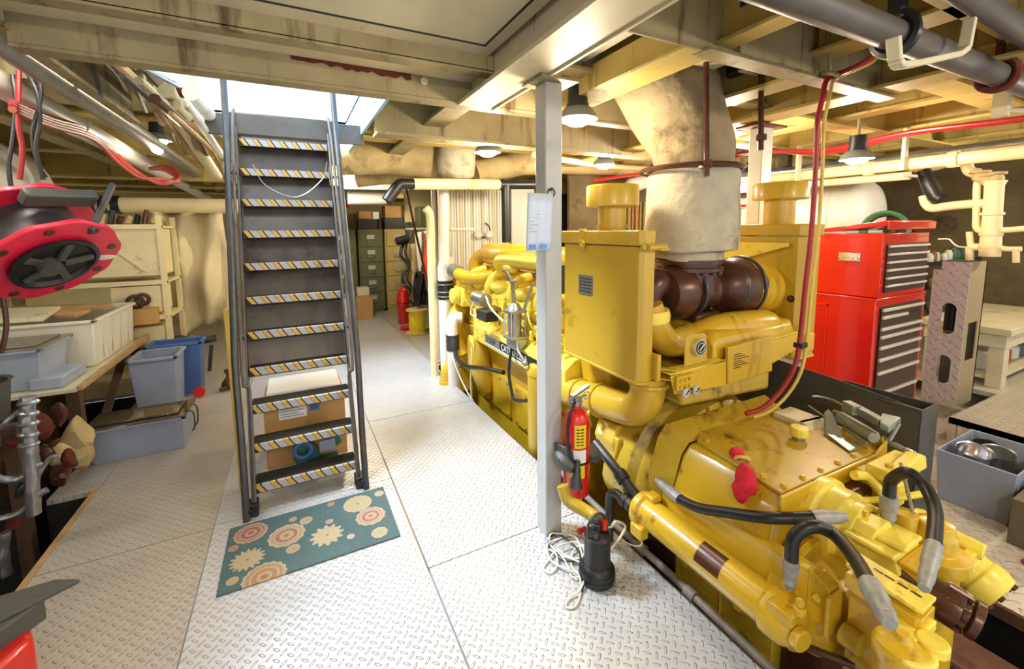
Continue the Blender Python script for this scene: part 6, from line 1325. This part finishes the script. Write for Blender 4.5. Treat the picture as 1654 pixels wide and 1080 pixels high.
# ---- standpipes beside the engine
SPp = thing('standpipe', 'white plastic standpipe with black rubber couplings at the far end of the engine', 'pipe', (1.46, 4.45, 0))
b = MB(); b.rings([(1.46, 4.45, -.3), (1.46, 4.45, 1.14), (1.46, 4.45, 1.2)], [.075, .075, .075], 24); b.tube([(1.46, 4.45, 1.1), (1.46, 4.44, 1.2), (1.48, 4.42, 1.235), (1.52, 4.38, 1.24)], .078, 18); obj('lower_pipe', b, 'pvcw', SPp)
b = MB(); b.cyl((1.47, 4.5, 1.2), (1.49, 4.5, 2.1), .062, n=20); obj('upper_pipe', b, 'pvcw', SPp)
b = MB()
b.lathe([(.083, 0), (.086, .03), (.083, .035), (.088, .06), (.083, .09), (.088, .12), (.083, .15), (.086, .2)], (1.46, 4.45, .86), n=28); obj('rubber_coupling', b, 'rubber', SPp)
b = MB()
for z in (.89, .94, 1.02): b.torus((1.46, 4.45, z), .089, .006)
obj('clamp', b, 'steel', SPp)
S2 = thing('standpipe', 'second white elbow pipe with grey couplings low beside the engine front', 'pipe', (1.42, 4.15, 0))
b = MB(); b.tube([(1.41, 4.1, .0), (1.41, 4.1, .45), (1.41, 4.12, .62), (1.44, 4.14, .70), (1.52, 4.12, .70)], .06, 18, 6); obj('elbow', b, 'pvcw', S2)
b = MB(); b.lathe([(.068, 0), (.07, .04), (.066, .05), (.07, .1), (.066, .11), (.07, .16)], (1.41, 4.1, .38), n=24); obj('coupling', b, 'steel_dk', S2)
b = MB(); b.rings(spline([(1.36, 4.2, .01), (1.36, 4.2, .09), (1.38, 4.19, .15), (1.43, 4.17, .2), (1.5, 4.15, .22)], 5), [.06]*21, 20); b.lathe([(.075, 0), (.075, .03)], (1.36, 4.2, .0), n=24); one('yellow_elbow', b, 'yel', 'short yellow elbow pipe coming out of the floor plates at the engine front', 'pipe')
b = MB(); b.tube([(1.43, 4.1, .45), (1.38, 3.9, .35), (1.4, 3.7, .32), (1.45, 3.4, .38), (1.5, 3.1, .42)], .02, 10, 6); one('black_hose', b, 'rubber', 'thick black hose drooping across the far end of the engine side', 'hose')
b = MB(); b.tube([(1.42, 4.2, .6), (1.38, 4.0, .3), (1.42, 3.75, .05), (1.46, 3.6, -.05)], .007, 6, 6); b.tube([(1.46, 3.7, .5), (1.42, 3.65, .2), (1.46, 3.72, -.1)], .007, 6, 6); one('white_tube', b, 'pvcw', 'thin white tubes dangling at the far end of the engine side', 'tube')
# cream pipe with hook pipe
b = MB(); b.tube([(1.33, 4.5, 0), (1.33, 4.5, 1.3), (1.33, 4.5, 1.75), (1.28, 4.5, 1.84)], .045, 18, 4); one('standpipe', b, 'pvc', 'cream standpipe left of the white plastic standpipe', 'pipe')
b = MB(); q = W(671, 503, z=0); b.cyl(q, q+Vector((0, 0, 1.35)), .06, n=18); one('standpipe', b, 'pvc', 'cream pipe rising behind the far fire extinguisher', 'pipe')
# bundle of white conduits / corrugated wall
t = thing('conduit_wall', 'rank of white vertical conduits on a white board behind the engine', 'conduits', (2.1, 4.95, 0))
b = MB(); b.box(1.5, 2.9, 4.98, 5.0, 0, 2.2); obj('board', b, 'white', t)
n = 26
for k in range(n):
    x = 1.56+k*.036; r = .013+.004*((k*7) % 3)
    b = MB(); b.cyl((x, 4.955, .0), (x, 4.955, 2.15), r, n=10); obj('conduit', b, 'redhose' if k == 0 else 'pvcw' if k % 4 else 'beamlt', t)
b = MB(); b.box(1.7, 2.0, 4.915, 4.935, 1.60, 1.63); obj('clamp_bar', b, 'pvcw', t)
b = MB(); b.box(2.52, 2.78, 4.9, 4.98, 0, 2.2); obj('trunking', b, 'white', t, .004)
t = thing('breathing_mask', 'white cloth strap and grey earpieces hanging on the white conduits', 'mask', (2.1, 4.9, 1.4))
b = MB(); b.torus((2.12, 4.90, 1.60), .09, .008, (0, 1, 0), 24, 6, -.5, PI+.5); obj('band', b, 'steel_dk', t)
for x in (2.04, 2.20): b = MB(); b.lathe([(.045, 0), (.05, .02), (.03, .05)], (x, 4.90, 1.54), (.4 if x < 2.1 else -.4, -1, 0), n=20); obj('earpiece', b, 'pvcw', t)
# horizontal cream pipe with black joints
def hpz(px, py, y): return W(px, py, y=y)
a, c2 = hpz(668, 297, 4.2), hpz(806, 298, 4.2); d = (c2-a).normalized()
t = thing('horizontal_pipe', 'cream horizontal pipe with black joints just left of the grey post', 'pipe', tuple(a))
b = MB(); b.cyl(a, c2, .056, n=20); obj('cream_length', b, 'pvc', t)
e = hpz(862, 298, 4.2); b = MB(); b.cyl(c2, e, .05, n=20); b.lathe([(.06, -.0), (.06, .05)], c2, d, n=20); obj('black_tee', b, 'rubber', t)
b = MB(); q = c2+d*.08; b.cyl(q, q-Vector((0, 0, .62)), .05, n=20); obj('down_pipe', b, 'rubber', t)
b = MB(); b.cyl(a-d*.1, a, .05, n=20); b.tube([a-d*.1, a-d*.14+Vector((0, 0, -.01)), a-d*.2+Vector((0, 0, -.08)), a-d*.26+Vector((0, 0, -.16))], .055, 16); obj('black_elbow', b, 'rubber', t)
b = MB(); b.tube([hpz(560, 318, 7.), hpz(622, 318, 7.)], .12, 20, 1); one('pipe_length', b, 'pvcw', 'thick pale pipe above the boxes on the filing cabinets', 'pipe')
b = MB(); b.tube([hpz(550, 300, 6.5), hpz(660, 303, 6.5)], .045, 16, 1); one('pipe_length', b, 'pvc', 'thin cream pipe above the thick pale pipe at the far end', 'pipe')
b = MB(); b.tube([W(862, 250, y=3.6), W(980, 268, y=3.9), W(1060, 272, y=4.2)], .03, 10, 4); one('pipe_length', b, 'pvc', 'cream pipe under the deck between grey post and exhaust riser', 'pipe')
# lagged duct
t = thing('lagged_duct', 'tan lagged duct with an elbow under the deck beyond the hatch', 'duct', (1.2, 4.5, 2.0))
b = MB(); b.rings(spline([W(545, 252, y=4.6), W(600, 250, y=4.6), W(660, 254, y=4.6), W(722, 262, y=4.6)], 5), .19, 24); b.rough(.02, 6); obj('left_length', b, 'duct', t, smooth=60)
b = MB(); b.rings(spline([W(770, 280, y=4.5), W(820, 268, y=4.4), W(870, 262, y=4.3), W(1040, 268, y=4.3)], 5), .13, 24); b.rough(.02, 6, 5); obj('right_length', b, 'duct', t, smooth=60)
b = MB(); q = W(737, 258, y=4.3); b.lathe([(.12, -.2), (.19, -.15), (.2, -.02), (.195, .14), (.15, .16)], q, (0.1, 0, 1), n=24); b.rough(.012, 8, 2); obj('valve_box', b, 'insul', t, smooth=60)
b = MB(); b.rings(spline([W(575, 282, y=5.4), W(630, 278, y=5.4), W(680, 285, y=5.2), W(740, 275, y=5.0)], 5), .14, 20); b.rough(.025, 5, 8); obj('lower_length', b, 'duct', t, smooth=60)
b = MB()
for k in range(6): b.cyl(W(738+k*4, 288, y=4.25), W(739+k*4, 299, y=4.25), .006, n=6)
obj('wire_ties', b, 'pvcw', t)
# things in the gap between grey post and riser
random.seed(51)
for k in range(10):
    px = 985+k*6.2; b = MB(); q = W(px, 326, y=4.55); b.cyl((q.x, q.y, .0), q, .022+.01*(k % 2), n=10)
    one('brass_rod', b, mat('brass %d' % k, (120+12*(k % 4), 98+8*(k % 3), 52), .4, metal=.2, var=.3, scale=30), 'upright brass-coloured pipe in the row left of the exhaust riser', 'pipe', 'brass pipes left of the exhaust riser')
b = MB(); b.rings([W(1005, 318, y=4.3), W(1020, 300, y=4.3), W(1045, 292, y=4.3)], [.09, .1, .09], 18); one('white_bend', b, 'pvcw', 'white wrapped bend left of the exhaust riser', 'pipe')
b = MB(); b.tube([W(960, 292, y=4.2), W(1010, 284, y=4.2), W(1060, 280, y=4.2)], .02, 10, 4); one('red_line', b, 'red', 'bright red line under the deck left of the exhaust riser', 'pipe')
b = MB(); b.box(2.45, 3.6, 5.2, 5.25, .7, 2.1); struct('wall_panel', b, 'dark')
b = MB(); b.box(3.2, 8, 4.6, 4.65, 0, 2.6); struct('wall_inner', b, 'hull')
b = MB(); b.tube([W(1180, 278, y=3.4), W(1225, 270, y=3.4)], .05, 12, 1); one('white_bundle', b, 'white', 'white pipe length lit up beside the white steel post', 'pipe')
